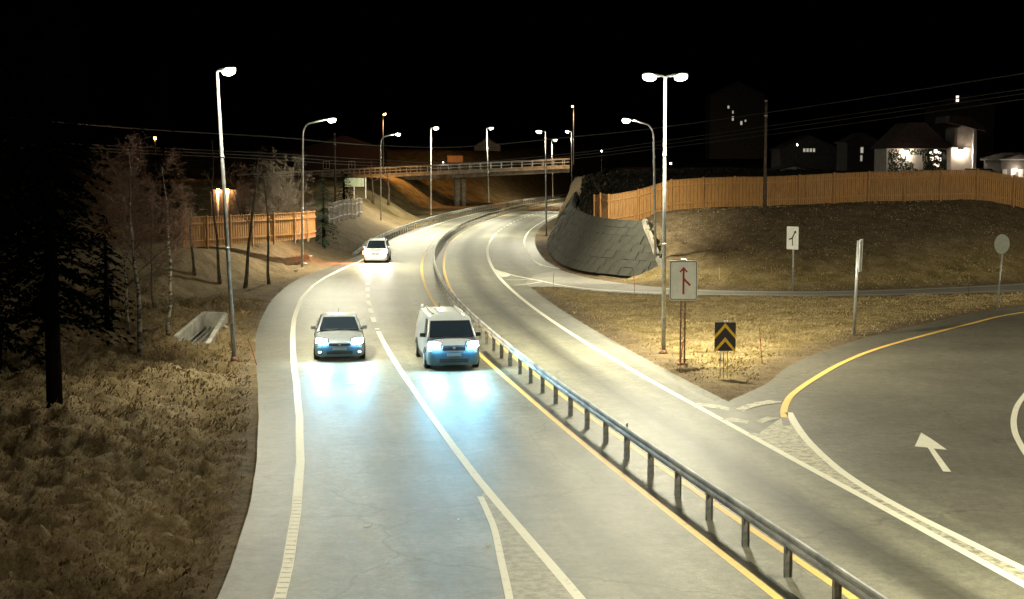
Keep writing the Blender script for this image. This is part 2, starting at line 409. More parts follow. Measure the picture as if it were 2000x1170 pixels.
mainP = [(RX(y) + oEL(y), y) for y in YS] + [(RX(y) + oER(y), y) for y in YS[::-1]]

# ------------------------------------------------------------------ terrain
def inside(px, py, P):
    P = np.array(P, float); r = np.zeros(px.shape, bool); n = len(P)
    for i in range(n):
        x1, y1 = P[i]; x2, y2 = P[(i+1) % n]
        if y1 == y2: continue
        c = ((y1 > py) != (y2 > py)) & (px < (x2 - x1) * (py - y1) / (y2 - y1) + x1); r ^= c
    return r
def dist_line(px, py, P, closed=False):
    P = np.array(P, float); d = np.full(px.shape, 1e9); n = len(P)
    for i in range(n if closed else n - 1):
        a = P[i]; b = P[(i+1) % n]; e = b - a; l2 = max(1e-9, (e ** 2).sum())
        t = np.clip(((px - a[0]) * e[0] + (py - a[1]) * e[1]) / l2, 0, 1)
        d = np.minimum(d, (px - a[0] - t * e[0]) ** 2 + (py - a[1] - t * e[1]) ** 2)
    return np.sqrt(d)
CULV = [gp(342, 672), gp(398, 628), gp(441, 630), gp(406, 676)]
def sst(x): x = np.clip(x, 0, 1); return x * x * (3 - 2 * x)
_tab = rng.random((256, 256))
def vnoise(x, y):
    xi = np.floor(x).astype(int); yi = np.floor(y).astype(int); fx = x - xi; fy = y - yi; fx = fx*fx*(3-2*fx); fy = fy*fy*(3-2*fy)
    g = lambda i, j: _tab[i % 256, j % 256]
    return (g(xi, yi) * (1-fx) + g(xi+1, yi) * fx) * (1-fy) + (g(xi, yi+1) * (1-fx) + g(xi+1, yi+1) * fx) * fy - .5
wy = np.array([181, 200, 234, 265, 300, 340.])
wallC = [(9.5, 85.8), (8.3, 87.3), (7.5, 88.4), (6.2, 90.2), (4.8, 92.9), (3.8, 98.7), (3.3, 110), (3.35, 124), (4.0, 140), (4.7, 152)] + [(RX(y) + oW3(y) + 2.0, y) for y in wy]
wallC = [(p.x, p.y) for p in smooth([(a, b, 0) for a, b in wallC], 6)]
wallP = wallC + [(200, 340), (200, 150), (60, 112), (22, 99), (14, 92)]
mainPc = np.array([(RX(y) + oEL(y), y) for y in YS[::3]] + [(RX(y) + oER(y), y) for y in YS[::3][::-1]])
rampPc, loopPc = rampP[::2], loopP
def terrain(px, py):
    px = np.asarray(px, float); py = np.asarray(py, float)
    ins = inside(px, py, mainP) | inside(px, py, rampP) | inside(px, py, loopP)
    d = np.minimum(np.minimum(dist_line(px, py, mainPc, True), dist_line(px, py, rampPc, True)), dist_line(px, py, loopPc, True))
    eL = RX(py) + oEL(py); left = px < eL; dl = eL - px
    h = np.zeros(px.shape)
    # left side: shallow ditch, mound with the wooden fence, cutting towards the bridge
    ditch = -.30 * np.exp(-((dl - 1.5) / .9) ** 2) * sst((60 - py) / 12)
    ytoe = np.interp(px, [-40, -26, -18, -14, -12, -10], [56, 60, 67, 90, 100, 110])
    hm = 2.0 * sst((py - ytoe) / 17) * sst((160 - py) / 20)
    hc = np.interp(py, [95, 100, 150, 168, 180, 194, 258, 285, 400], [0, 2.0, 2.1, 4.2, 4.2, 4.6, 4.8, 9.5, 10]) * sst((dl - .9 - np.interp(py, [180, 192, 255, 268], [0, 8.5, 8.5, 0])) / np.interp(py, [100, 150, 168, 190, 250, 270], [6, 6, 10.5, 9, 9, 20]))
    hl = np.maximum(hm * sst((dl - .9) / 5), hc) + ditch - .25 * sst((dl - 6) / 10) * sst((62 - py) / 10)
    h = np.where(left, hl, h)
    # right side: bank behind the ramp, stone wall, plateau
    rf = sp(ramp_far[3:], 3); yf = np.interp(px, [p[0] for p in rf], [p[1] for p in rf])
    dr = py - yf
    top = np.interp(px, [3, 12, 25, 45], [3.5, 3.9, 4.3, 4.9])
    hb = np.where((px > 6.5), np.minimum(np.interp(px, [8, 20, 30, 45], [.29, .29, .40, .52]) * np.maximum(dr - .8, 0), top) , 0)
    hb = hb * sst((px - 6.5) / 3)
    hb = hb + np.clip((py - 104) * .02, 0, 1.2) * (px > 6.5)
    iw = inside(px, py, wallP); dw = dist_line(px, py, wallC)
    hw = np.where(iw, 3.0 * np.clip((dw - .35) / 1.9, 0, 1) + np.clip((dw - 2.4) * .13, 0, .8) + np.clip((py - 104) * .01, 0, .3) * np.clip((dw - 4) / 10, 0, 1), 0)
    hw = hw * (1 - sst((px - 8.8) / 4) * sst((101 - py) / 4))
    right = ~left
    h = np.where(right, np.maximum(hb * (dr > 0), hw), h)
    far = np.clip((py - 330) / 300, 0, 1) * 8
    bump = (vnoise(px * .7, py * .7) * .22 + vnoise(px * 2.1 + 9, py * 2.1) * .12 + vnoise(px * 4.7, py * 5.3 + 4) * .14 + vnoise(px * 9, py * 10 + 4) * .09)
    amp = np.where(left & (py < 75), 2.2, .6)
    isl = (~left) & (px > 0) & (py < yf)
    amp = np.where(isl, .55, amp)
    h = h + far + bump * amp * sst(d / 1.3) + .03 * sst(d / 1.0)
    h = np.where(inside(px, py, CULV), -.8, h)
    h = np.where(ins, -.05, h - .02 * (1 - sst(d / .5)))
    dirt = np.clip(1 - (d - .5) / 1.4, 0, 1) * .85
    dirt = np.where(left & (py < 95), np.maximum(dirt, .62), dirt)  # extra soil tone darkens the left verge in place of dimmer lamp light
    dirt = np.where(left & (py > 92) & (dl < 12), np.maximum(dirt, .8), dirt)
    dirt = np.where(left & (py > 165), dirt * .5, dirt)
    dirt = np.where((~left) & (py > 88) & (px < 8) & (~iw), 1.0, dirt)
    dirt = np.where(iw & (dw < 8), .75, dirt)
    dirt = np.where((~left) & (dr > 0) & (px > 6), np.maximum(dirt, np.clip((dr - 2) / 6, 0, 1) * .92), dirt)  # soil tone grows up the bank, painting the fall-off of lamp light
    return h, np.where(ins, 0, dirt), ins, d
def hT(x, y): return float(terrain(np.array([x]), np.array([y]))[0][0])
ya = np.concatenate([np.geomspace(3, 130, 640), np.geomspace(131.5, 420, 130), np.geomspace(430, 900, 20)])
aa = np.linspace(-.62, .62, 460)
GX = aa[None, :] * (ya[:, None] * 1.0 + 16); GY = np.repeat(ya[:, None], len(aa), 1)
GX = np.sign(GX) * np.abs(GX)
ht, dirt, ins_, dd = terrain(GX.ravel(), GY.ravel())
nx, ny = len(aa), len(ya)
vs = np.stack([GX.ravel(), GY.ravel(), ht], 1)
ii = (np.arange(ny - 1)[:, None] * nx + np.arange(nx - 1)[None, :]).ravel()
fs = np.stack([ii, ii + 1, ii + 1 + nx, ii + nx], 1)
me = bpy.data.meshes.new('ground'); me.vertices.add(len(vs)); me.vertices.foreach_set('co', vs.ravel())
me.loops.add(fs.size); me.loops.foreach_set('vertex_index', fs.ravel().astype(np.int32)); me.polygons.add(len(fs))
me.polygons.foreach_set('loop_start', np.arange(0, fs.size, 4, dtype=np.int32)); me.update(calc_edges=True)
me.polygons.foreach_set('use_smooth', np.ones(len(fs), bool))
a_ = me.attributes.new('dirt', 'FLOAT', 'POINT'); a_.data.foreach_set('value', dirt.astype(np.float32))
tag(link('ground', me, M['ground']), kind='structure')

# dry grass blades standing up from the ground
def blades(name, label, x0, x1, y0, y1, n, hmin, hmax, keep, mt='blade', wide=1.0, bare=.75):
    x = rng.uniform(x0, x1, n); y = rng.uniform(y0, y1, n)
    h, di, ins, d = terrain(x, y)
    cl = vnoise(x * 1.3, y * 1.3) + .5
    k = (~ins) & (d > .25) & (rng.random(n) < (1 - bare * di)) & (rng.random(n) < cl + .25) & keep(x, y)
    x, y, h, cl = x[k], y[k], h[k], cl[k]; n = len(x)
    th = rng.uniform(0, 2 * PI, n); w = rng.uniform(.006, .016, n) * (1 + y / 60) * wide; L_ = rng.uniform(hmin, hmax, n) * (.5 + cl)
    ln = rng.uniform(.3, 1.1, n) * L_; ph = rng.normal(.6, 1.0, n)
    cx, sx = np.cos(th) * w, np.sin(th) * w
    v = np.empty((n, 4, 3))
    v[:, 0] = np.stack([x - cx, y - sx, h - .03], 1); v[:, 1] = np.stack([x + cx, y + sx, h - .03], 1)
    mx, my = x + np.cos(ph) * ln * .4, y + np.sin(ph) * ln * .4
    v[:, 2] = np.stack([mx + cx * .7, my + sx * .7, h + L_ * .65], 1)
    v[:, 3] = np.stack([x + np.cos(ph) * ln, y + np.sin(ph) * ln, h + L_ * .85], 1)
    me = bpy.data.meshes.new(name); me.vertices.add(4 * n); me.vertices.foreach_set('co', v.ravel())
    b = np.arange(n) * 4
    f = np.stack([b, b + 1, b + 2, b, b + 2, b + 3], 1).ravel().astype(np.int32)
    me.loops.add(len(f)); me.loops.foreach_set('vertex_index', f); me.polygons.add(2 * n)
    me.polygons.foreach_set('loop_start', np.arange(0, len(f), 3, dtype=np.int32)); me.update(calc_edges=True)
    tag(link(name, me, M[mt]), label, 'grass', kind='stuff')
blades('dry_grass', 'tufts of short dry grass covering the uneven verge left of the road', -26, -3.5, 20, 75, 220000, .03, .11, lambda x, y: x < RX(y) + oEL(y), mt='blade_dim')
blades('island_grass', 'short yellowed grass covering the traffic island between road and ramps', 1, 45, 46, 84, 130000, .03, .09, lambda x, y: x > RX(y) + 5)
blades('bank_grass', 'brown matted grass covering the bank below the wooden fence', 6, 46, 80, 104, 70000, .02, .06, lambda x, y: y > 80)

blades('dark_brush', 'low dark brush covering the bank above the stone wall and behind the fence', 3, 34, 96, 250, 120000, .25, .6,
       lambda x, y: inside(x, y, wallP) & (dist_line(x, y, wallC) > 2.5) & ~((x > 6.0) & (y < 100.5)), mt='brush', wide=4.0, bare=0)
# ------------------------------------------------------------------ painted markings
def yr(a, b, st=1.0): return np.append(np.arange(a, b, st), b)
def line(name, o_, w, a, b, m, z=.004, st=1.0):
    return strip(name, lambda Y: o_(Y) - w / 2, lambda Y: o_(Y) + w / 2, yr(a, b, st), z, m)
line('edge_line', oL1, .2, 19, 320, M['line_white'])
rb = MB()
for y in np.arange(21.5, 30.5, .3):
    x = float(RX(y) + oL1(y)); rb.add([(x - .085, y, .008), (x + .085, y, .008), (x + .085, y + .05, .008), (x - .085, y + .05, .008)], [(0, 1, 2, 3)])
tag(rb.build('edge_line_grooves', M['line_worn']), kind='structure')
line('lane_line', oL2, .19, 12, 60.8, M['line_white'])
line('yellow_line', oY1, .16, 10, 320, M['line_yellow'])
line('yellow_line', oY2, .16, 10, 320, M['line_yellow'])
line('edge_line', oW2, .2, 5, 148, M['line_white'])
line('edge_line', oW3, .15, 100, 320, M['line_white'])
strip('lane_dash', lambda Y: oL2(Y) - .09, lambda Y: oL2(Y) + .09, [61.5, 61.9], .004, M['line_white'])
for i in range(9):
    y0 = 64.4 + i * 3.98
    strip('lane_dash', lambda Y: oL2(Y) - .11, lambda Y: oL2(Y) + .11, [y0, y0 + 2.1], .004, M['line_white'])
for i in range(20):
    y0 = 151 + i * 5.0
    strip('lane_dash', lambda Y: oW2(Y) - .1, lambda Y: oW2(Y) + .1, [y0, y0 + 2.0], .004, M['line_white'])
# split of the left carriageway at the bottom of the view
gr = sp([(898, 900), (931, 939), (966, 974), (1028, 1044), (1083, 1107), (1134, 1170), (1220, 1270), (1400, 1480)], 4)
gl = sp([(938, 970), (952, 1000), (966, 1036), (980, 1100), (995, 1170), (1012, 1270), (1040, 1480)], 4)
ribbon('gore_line', gl, .13, .0065, M['line_white'])
gmid = [p for p in gl if p[1] > 13] + [(float(RX(y) + oL2(y)), y) for y in np.arange(13, 31.2, 1.0)]
poly('gore_surface', gmid, .002, M['gore_pale'])
# hatching and long wedge between the road and the loop ramp
gore_up = sp([(1541, 806), (1556, 832), (1581, 864.7), (1633, 913), (1701, 959), (1782, 1004), (1874, 1050), (2000, 1112), (2200, 1208)], 4)
ribbon('gore_line', gore_up, .2, .0065, M['line_white'])
wlow = [(RX(y) + oW2(y) + .05, y) for y in np.arange(21, 37.2, .7)]
poly('gore_surface', gore_up[::-1] + [p for p in wlow if p[1] < 36.8] [::1] if False else [(p[0], p[1]) for p in gore_up if p[1] > 21] + wlow, .003, M['line_worn'])
yl = sp([(1537, 832), (1531, 806), (1536, 787), (1549, 769), (1590, 740), (1651, 706), (1733, 675), (1897, 632), (2000, 610), (2300, 570)], 5)
ribbon('yellow_line', yl[3:], .2, .0065, M['line_yellow'])
ribbon('gore_line', yl[:5], .2, .004, M['dust'])
def ppoly(name, px, m, z=.0065): return poly(name, [gp(*p) for p in px], z, m)
ppoly('gore_bar', [(1436, 799), (1460, 789), (1500, 782), (1526, 784), (1526, 787), (1496, 790), (1470, 796), (1452, 804)], M['line_worn'])
ppoly('gore_bar', [(1476, 822), (1498, 814), (1524, 817), (1500, 823), (1488, 827)], M['line_worn'])
ppoly('gore_bar', [(1354, 790), (1362, 787), (1395, 790), (1425, 797), (1424, 802), (1390, 797)], M['line_worn'])
ppoly('gore_bar', [(1408, 820), (1426, 815.5), (1462, 822), (1460, 828), (1430, 824)], M['line_worn'])
ppoly('gore_bar', [(1461, 848), (1472, 846), (1500, 853), (1486, 856)], M['line_worn'])
ppoly('gore_surface', [(1466, 852), (1500, 853), (1520, 838), (1536, 832), (1556, 845), (1584, 872), (1620, 912), (1560, 900)], M['dust'], .0015)
dust = sp([(1180, 662), (1249, 706), (1310, 740), (1370, 775), (1425, 799), (1460, 815)], 4)
ribbon('dust_strip', dust, [.12 + .12 * abs(math.sin(i * .9)) for i in range(len(dust))], .0015, M['dust'])
ppoly('turn_arrow', [(1799, 845), (1786.7, 872), (1812, 874.5), (1842, 921), (1858, 922), (1824, 876.5), (1850, 879), (1820, 858)], M['line_white'], .004)
rl = sp([(2100, 708), (2030, 745), (1993, 783), (1981, 812), (1981, 838), (1990, 862), (2012, 896), (2060, 940), (2140, 990)], 5)
ribbon('edge_line', rl, .16, .004, M['line_white'])
# markings of the exit ramp nose
ppoly('gore_surface', [(960, 522), (970, 527), (982, 531), (998, 538), (990, 540.5), (980, 541), (968, 531)], M['line_white'])
ribbon('gore_line', sp([(982, 531), (1003, 538), (1027, 543), (1060, 549.5), (1098, 557.5), (1160, 565), (1240, 570), (1300, 571.5)], 4), .16, .0065, M['line_white'])
ribbon('gore_line', sp([(988, 546.5), (1010, 547), (1035, 546), (1058, 548)], 3), .14, .009, M['line_white'])
ribbon('gore_line', sp([(1002, 557.5), (1030, 555), (1058, 550.5)], 3), .14, .009, M['line_white'])
ribbon('edge_line', sp([(1036, 503.5), (1050, 513), (1068, 520.5), (1092, 524.5)], 4), .14, .0065, M['line_white'])
for x in range(1300, 2100, 100): pass
ribbon('edge_line', sp([(1300, 563.5), (1400, 568.6), (1550, 570.6), (1700, 568.6), (1880, 561.5), (2000, 555), (2100, 548)], 5), .14, .004, M['line_white'])
ribbon('edge_line', sp([(1300, 572.5), (1400, 575), (1550, 576.4), (1700, 575.8), (1880, 571), (2000, 566.5), (2100, 562)], 5), .14, .004, M['line_white'])

# ------------------------------------------------------------------ guard rails
def wprof():                                  # closed two-sided W beam, (offset, height)
    p = [(-.05, -.155), (-.085, -.12), (-.085, -.06), (-.035, 0), (-.085, .06), (-.085, .12), (-.045, .155)]
    return p + [(-x, z) for x, z in p[::-1]]
def beam(name, pts, zc, parent, m, sc=1.0):
    P = [Vector(p) for p in pts]; pr = wprof(); n = len(pr); vs = []; fs = []
    for i, p in enumerate(P):
        d = P[min(i+1, len(P)-1)] - P[max(i-1, 0)]; d.z = 0; d.normalize(); nn = Vector((d.y, -d.x, 0))
        for x, z in pr: vs.append(p + nn * x * sc * .65 + Vector((0, 0, zc + z * sc)))
    for i in range(len(P) - 1):
        for k in range(n): fs.append((i*n+k, i*n+(k+1) % n, (i+1)*n+(k+1) % n, (i+1)*n+k))
    fs += [tuple(range(n)), tuple(reversed(range((len(P)-1)*n, len(P)*n)))]
    return MB().add(vs, fs).build(name, m, parent)
gr_ = empty('guard_rail', (RX(40.), 40, 0)); tag(gr_, 'long grey steel barrier curving between the two carriageways behind the van', 'guard rail')
def local(o, pts): return [(p[0] - o.location.x, p[1] - o.location.y, (p[2] if len(p) > 2 else 0) - o.location.z) for p in pts]
Yb = np.concatenate([np.arange(6, 120, 1.0), np.arange(120, 320, 3.0)])
beam('beam', local(gr_, [(RX(y), y, 0) for y in Yb]), .62, gr_, M['rail'], .78)
pm = MB().box((0, 0, .26), (.12, .055, .56)).box((-.055, 0, .26), (.012, .1, .56)).box((.055, 0, .26), (.012, .1, .56)); postme = None
for k in range(145):
    Y = 8.28 + 2.0 * k
    if Y > 300: break
    X = float(RX(Y)); s_ = float(RX(Y + 1) - RX(Y - 1)) / 2
    if postme is None: o = pm.build('post', M['galv_dull'], gr_); postme = o.data
    else: o = link('post', postme, None, gr_)
    o.location = (X - gr_.location.x, Y - 40, 0); o.rotation_euler = (0, 0, -math.atan(s_))
rf_me = MB().box((0, 0, .8), (.05, .06, .09))
for k in range(3):
    Y = 16.28 + 18 * k
    o = rf_me.build('reflector', M['galv'], gr_); o.location = (float(RX(Y)) - gr_.location.x, Y - 40, 0)
lr = sp([(733.6, 459.5)], 1) if False else None
oLR = lambda Y: oL1(Y) - .95
lg = empty('guard_rail', (float(RX(150.) + oLR(150.)), 150, 0)); tag(lg, 'grey steel barrier along the left roadside below the bridge', 'guard rail')
yl_ = np.concatenate([[112.5, 114.5], np.arange(117, 320, 3.0)])
beam('beam', local(lg, [(float(RX(y) + oLR(y)) - (0.5 if y < 113 else 0), y, (-.62 if y < 113 else (-.2 if y < 115 else 0))) for y in yl_]), .62, lg, M['rail'])
for k in range(90):
    Y = 118 + 2.0 * k
    o = link('post', postme, None, lg); o.location = (float(RX(Y) + oLR(Y)) - lg.location.x, Y - 150, .02)

# ------------------------------------------------------------------ street lamps
def spot(parent, loc, power, col, size=150, blend=.7, rad=.12, aim=(0, 0, -1)):
    l = bpy.data.lights.new('light', 'SPOT'); l.energy = power; l.color = col; l.spot_size = math.radians(size); l.spot_blend = blend; l.shadow_soft_size = rad
    o = bpy.data.objects.new('light', l); COL.objects.link(o); o.parent = parent; o.location = loc
    o.rotation_euler = Vector(aim).to_track_quat('-Z', 'Y').to_euler(); return o
def point(parent, loc, power, col, rad=.1):
    l = bpy.data.lights.new('light', 'POINT'); l.energy = power; l.color = col; l.shadow_soft_size = rad
    o = bpy.data.objects.new('light', l); COL.objects.link(o); o.parent = parent; o.location = loc; return o
def lamp_head(t, end, dirx, diry=0, lens='lamp_lens', power=LAMP_W, col=LAMP_C, tilt=.2, size=152):
    """flat luminaire whose long axis points along (dirx, diry)"""
    d = Vector((dirx, diry, .12)).normalized(); c = Vector(end) + d * .30
    rot = d.to_track_quat('X', 'Z').to_matrix()
    h = MB().box(c, (.66, .27, .09), rot, taper=.78).build('lamp_head', M['galv'], t, bevel=.02)
    e_ = MB(); cc = c + rot @ Vector((.06, 0, -.09))
    rings = []
    for j in range(7):
        ph = -PI / 2 + PI * j / 6 ; rings.append((.14 * math.sin(ph), max(.01, math.cos(ph))))
    vs_ = [cc + rot @ Vector((.235 * rr_ * math.cos(a_ * PI / 7), .175 * rr_ * math.sin(a_ * PI / 7), zz_)) for zz_, rr_ in rings for a_ in range(14)]
    e_.add(vs_, [(j*14+q, j*14+(q+1) % 14, (j+1)*14+(q+1) % 14, (j+1)*14+q) for j in range(6) for q in range(14)]).build('lens', M[lens], h, True)
    for q in (-1, 1):          # road luminaires throw their light up and down the road
        spot(t, c + Vector((0, q * .02, -.25)), power * .62, col, min(size, 128), .8, .1, (dirx * tilt, diry * tilt + q * .85, -1))
def street_lamp(px, py, D, top_px, height, label, group, arms, kind='straight', r=.085, lens='lamp_lens', power=LAMP_W, col=LAMP_C, ground=None, armlen=.45, tilt=.2, name='street_lamp', bandz=(4.0, 7.2), size=152):
    b = at(px, py, D); z0 = b.z if ground is None else ground
    t = empty(name, (b.x, D, z0)); tag(t, label, 'street lamp', group)
    lean = 0.0
    if top_px is not None:
        tp = at(top_px, 300, D); lean = (at(top_px, 0, D).x - b.x)
    if kind == 'straight':
        MB().tube([(0, 0, .05), (lean * .5, 0, height * .5), (lean, 0, height)], [r, r * .8, r * .55], 10).build('pole', M['galv'], t, True)
        for a in arms:
            MB().tube([(lean, 0, height - .05), (lean + a[0] * armlen * .4, a[1] * armlen * .4, height + .03), (lean + a[0] * armlen, a[1] * armlen, height + .05)], [.04, .035, .03], 8).build('arm', M['galv'], t, True)
            lamp_head(t, (lean + a[0] * armlen, a[1] * armlen, height + .05), a[0], a[1], lens, power, col, tilt, size)
    else:
        s = arms[0][0]; pts = [(0, 0, .05), (lean, 0, height - 1.2)]
        for k in range(1, 7):
            th = k / 6 * PI / 2
            pts.append((lean + s * .55 * (1 - math.cos(th)), 0, height - 1.2 + .85 * math.sin(th)))
        pts.append((lean + s * (armlen), 0, height - .12))
        MB().tube(pts, [r] + [r * .7] * 2 + [r * .6] * (len(pts) - 3), 10).build('pole', M['galv'], t, True)
        lamp_head(t, (lean + s * armlen, 0, height - .12), s, 0, lens, power, col, tilt, size)
    MB().cyl((0, 0, .06), r * 2.0, .2, 12, r2=r * 1.3).build('base_flange', M['rust'], t, True)
    MB().box((0, -r * .9, 1.15), (.1, .03, .4)).build('access_door', M['galv_dull'], t, bevel=.005)
    for z in bandz:
        if z < height - 1: MB().cyl((lean * z / height, 0, z), r * .92, .09, 10).build('band', M['galv'], t, True)
    return t
G = 'street lamps along the road'
street_lamp(458, 704, 52.0, None, 10.15, 'tall grey lamp post with one lamp at the grassy verge left of the silver car', G, [(1, 0)], ground=-.05, tilt=.75, size=122, power=LAMP_W * .9, armlen=.05)
A_ = bpy.data.objects['street_lamp']; A_.rotation_euler = (0, -.043, 0)
street_lamp(590, 525, 97, 588, 9.9, 'curved-arm lamp post in front of the wooden fence on the left', G, [(1, 0)], 'goose', ground=.0, armlen=1.55)
street_lamp(744, 440, 158, 741, 9.8, 'curved-arm lamp post beside the grass slope left of the bridge pillars', G, [(1, 0)], 'goose', armlen=1.5, tilt=.25)
street_lamp(842, 420, 170, 840.5, 9.9, 'thin straight lamp post between the grass slope and the bridge pillars', G, [(1, -.2)], tilt=.3, armlen=.25)
street_lamp(955, 395, 200, 950, 9.9, 'thin straight lamp post just right of the bridge pillars', G, [(1, -.2)], tilt=.3, armlen=.25)
street_lamp(1067, 461, 142.5, 1066, 9.95, 'straight lamp post at the foot of the stone wall beside the exit lane', G, [(-1, 0)], tilt=.8, armlen=.25, ground=0, size=112)
street_lamp(1080, 386, 255, 1078, 9.8, 'distant lamp post behind the bridge with its lamp turned right', G, [(1, -.3)], tilt=.3, armlen=.3)
street_lamp(1117, 384, 230, 1117, 10.0, 'distant lamp post at the right end of the bridge above the stone wall', G, [(-1, -.2)], tilt=.7, armlen=.3, power=LAMP_W * .05, size=100)
street_lamp(1281, 543, 87.5, 1279, 9.5, 'curved-arm lamp post at the right end of the stone wall', G, [(-1, 0)], 'goose', armlen=1.25, ground=.1, tilt=.3, power=LAMP_W * .64)
street_lamp(1296, 690, 53.5, 1300.5, 10.0, 'tall lamp post with two lamps standing left of the merge sign', G, [(-1, 0), (1, 0)], ground=0, armlen=.2, tilt=.3, power=LAMP_W * .64)
# lamps of the same row that stand beside and behind the viewpoint
for x, y, a, pw, lb in ((11.5, 22, -1, .6, 'street lamp right of the road, outside the view near the loop ramp'),
                        (-10.2, 23, 1, .12, 'street lamp left of the road, outside the view by the verge'),
                        (31, 42, -1, .95, 'street lamp on the far side of the loop ramp, outside the view'),
                        (41, 64, -1, 1.3, 'street lamp on the island near the far ramp, outside the view')):
    t = street_lamp(1000, 400, y, None, 10.0, lb, G, [(a, 0)], ground=0, armlen=.4, power=LAMP_W * pw, tilt=.25 if a < 0 else 1.3, size=152 if a < 0 else 96); t.location.x = x
street_lamp(1120, 322, 236.5, None, 9.3, 'tall lamp post with an orange lamp over the right end of the bridge', 'orange lamps on the bridge road', [(-.2, 1)], lens='lamp_orange', power=LAMP_W * 1.0, col=(1, .5, .16), armlen=.3, tilt=.9, size=96)
street_lamp(749, 340, 236.5, None, 9.5, 'tall lamp post with an orange lamp over the left end of the bridge', 'orange lamps on the bridge road', [(.3, 1)], lens='lamp_orange', power=LAMP_W * .8, col=(1, .5, .16), armlen=.3, tilt=.9, size=96)

# ------------------------------------------------------------------ bridge
def br(x, Y=None): return x
bt = empty('road_bridge', (at(893, 345, 240).x, 240, 0)); tag(bt, 'concrete road bridge with steel railings crossing over the motorway on two columns', 'bridge')
ox = bt.location.x
def bX(x): return (x - 1000) / F * 240 * 1.0
bx0, bx1 = bX(560) - 8, bX(1112)
def zb(X): return 4.62 + (X - bX(884.5)) * .0475 + .0          # underside
def brow(y0, y1, dz0, dz1, name, m, nseg=14, parent=bt):
    vs, fs = [], []
    for i in range(nseg + 1):
        X = bx0 + (bx1 - bx0) * i / nseg; zz = zb(X) + .10 * math.sin(i / nseg * PI) * 0
        for (yy, dz) in ((y0, dz0), (y1, dz0), (y1, dz1), (y0, dz1)): vs.append((X - ox, yy, zz + dz))
    for i in range(nseg):
        for k in range(4): fs.append((i*4+k, i*4+(k+1) % 4, (i+1)*4+(k+1) % 4, (i+1)*4+k))
    fs += [(0, 1, 2, 3), tuple(nseg * 4 + k for k in (3, 2, 1, 0))]
    return MB().add(vs, fs).build(name, m, parent)
brow(.8, 8.2, 0, .62, 'girder', M['concrete_dark'])
brow(0, 9, .623, 1.06, 'deck', M['concrete'])
brow(-.02, .32, 1.063, 1.22, 'edge_beam', M['concrete'])
brow(8.68, 9.02, 1.063, 1.22, 'edge_beam', M['concrete'])
for yy in (.12, 8.85):
    brow(yy - .04, yy + .04, 2.02, 2.30, 'handrail', M['galv_dull']); brow(yy - .03, yy + .03, 1.60, 1.74, 'mid_rail', M['galv_dull'])
    n = int((bx1 - bx0) / 1.7); pme = None
    for k in range(n + 1):
        X = bx0 + .3 + k * 1.7
        if X > bx1: break
        if pme is None:
            o = MB().box((0, 0, .5), (.11, .08, 1.0)).build('railing_post', M['galv'], bt); pme = o.data
        else: o = link('railing_post', pme, None, bt)
        o.location = (X - ox, yy - (.09 if yy < 1 else -.09), zb(X) + 1.2)
for x, w in ((892, 1.05), (904.5, .75)):
    X = bX(x); MB().tube([(X - ox, 3.5, -.4), (X - ox, 3.5, zb(X) + .005)], w / 2, 20).build('column', M['concrete'], bt, True)
# abutment under the left end
MB().box((bX(655) - ox, 4.5, 3.2), (5, 8.8, 4.2)).build('abutment', M['concrete_dark'], bt, bevel=.03)
ob = empty('bridge_sign', (at(889, 312, 250).x, 250, zb(bX(889)) + 1.06)); tag(ob, 'rectangular board on two legs standing up behind the bridge railing, lit orange', 'sign')
MB().box((0, 0, 2.0), (2.6, .08, 1.15)).build('board', M['sodium_tinted_board'], ob, bevel=.01)
for s in (-1, 1): MB().tube([(s * 1.05, .07, 0), (s * 1.05, .07, 2.5)], .06, 8).build('leg', M['rust'], ob)
fl = empty('footpath_lamp', (at(865, 316, 238.5).x, 239.6, zb(bX(865)) + 1.06)); tag(fl, 'tiny white lamp on the bridge railing left of the orange board', 'lamp')
MB().tube([(0, 0, 0), (0, 0, 1.45)], .03, 6).build('stem', M['galv_dull'], fl); MB().cyl((0, 0, 1.5), .09, .12, 10).build('bulb', M['lamp_white'], fl)

# ------------------------------------------------------------------ stone wall along the exit lane
wt = empty('stone_retaining_wall', (3.5, 120, 0)); tag(wt, 'long sloping retaining wall of grey stone blocks curving along the exit lane', 'wall')
wl = [Vector((a, b, 0)) for a, b in wallC]; cum = [0]
for i in range(1, len(wl)): cum.append(cum[-1] + (wl[i] - wl[i-1]).length)
def wpt(s):
    s = max(0, min(cum[-1] - .01, s)); i = max(k for k in range(len(cum)) if cum[k] <= s); i = min(i, len(wl) - 2)
    t = (s - cum[i]) / (cum[i+1] - cum[i]); p = wl[i].lerp(wl[i+1], t); d = (wl[i+1] - wl[i]).normalized(); return p, d
def block_me(w, h, seed):
    r = random.Random(seed); c = .035
    vs = []
    for sy in (0, 1):
        for sx, sz in ((-1, -1), (1, -1), (1, 1), (-1, 1)):
            j = (r.uniform(-c, c) * .5, r.uniform(-c, c) * .28, r.uniform(-c, c) * .5)
            k = .98 if sy else 1
            vs.append((sx * w / 2 * k + j[0], (-.32 if sy == 0 else .12) + j[1] * 2.2, sz * h / 2 * k + j[2] * .6))
    m_ = MB(); m_.add(vs, [(0, 1, 2, 3), (7, 6, 5, 4), (0, 4, 5, 1), (1, 5, 6, 2), (2, 6, 7, 3), (3, 7, 4, 0)])
    me = bpy.data.meshes.new('stone'); me.from_pydata(m_.v, [], m_.f); me.update(); me.materials.append(M['stone']); return me
bw, bh = 1.05, .46
bms = [block_me(bw - .02, bh + .075, q) for q in range(9)]
rest = MB(); nb = 0
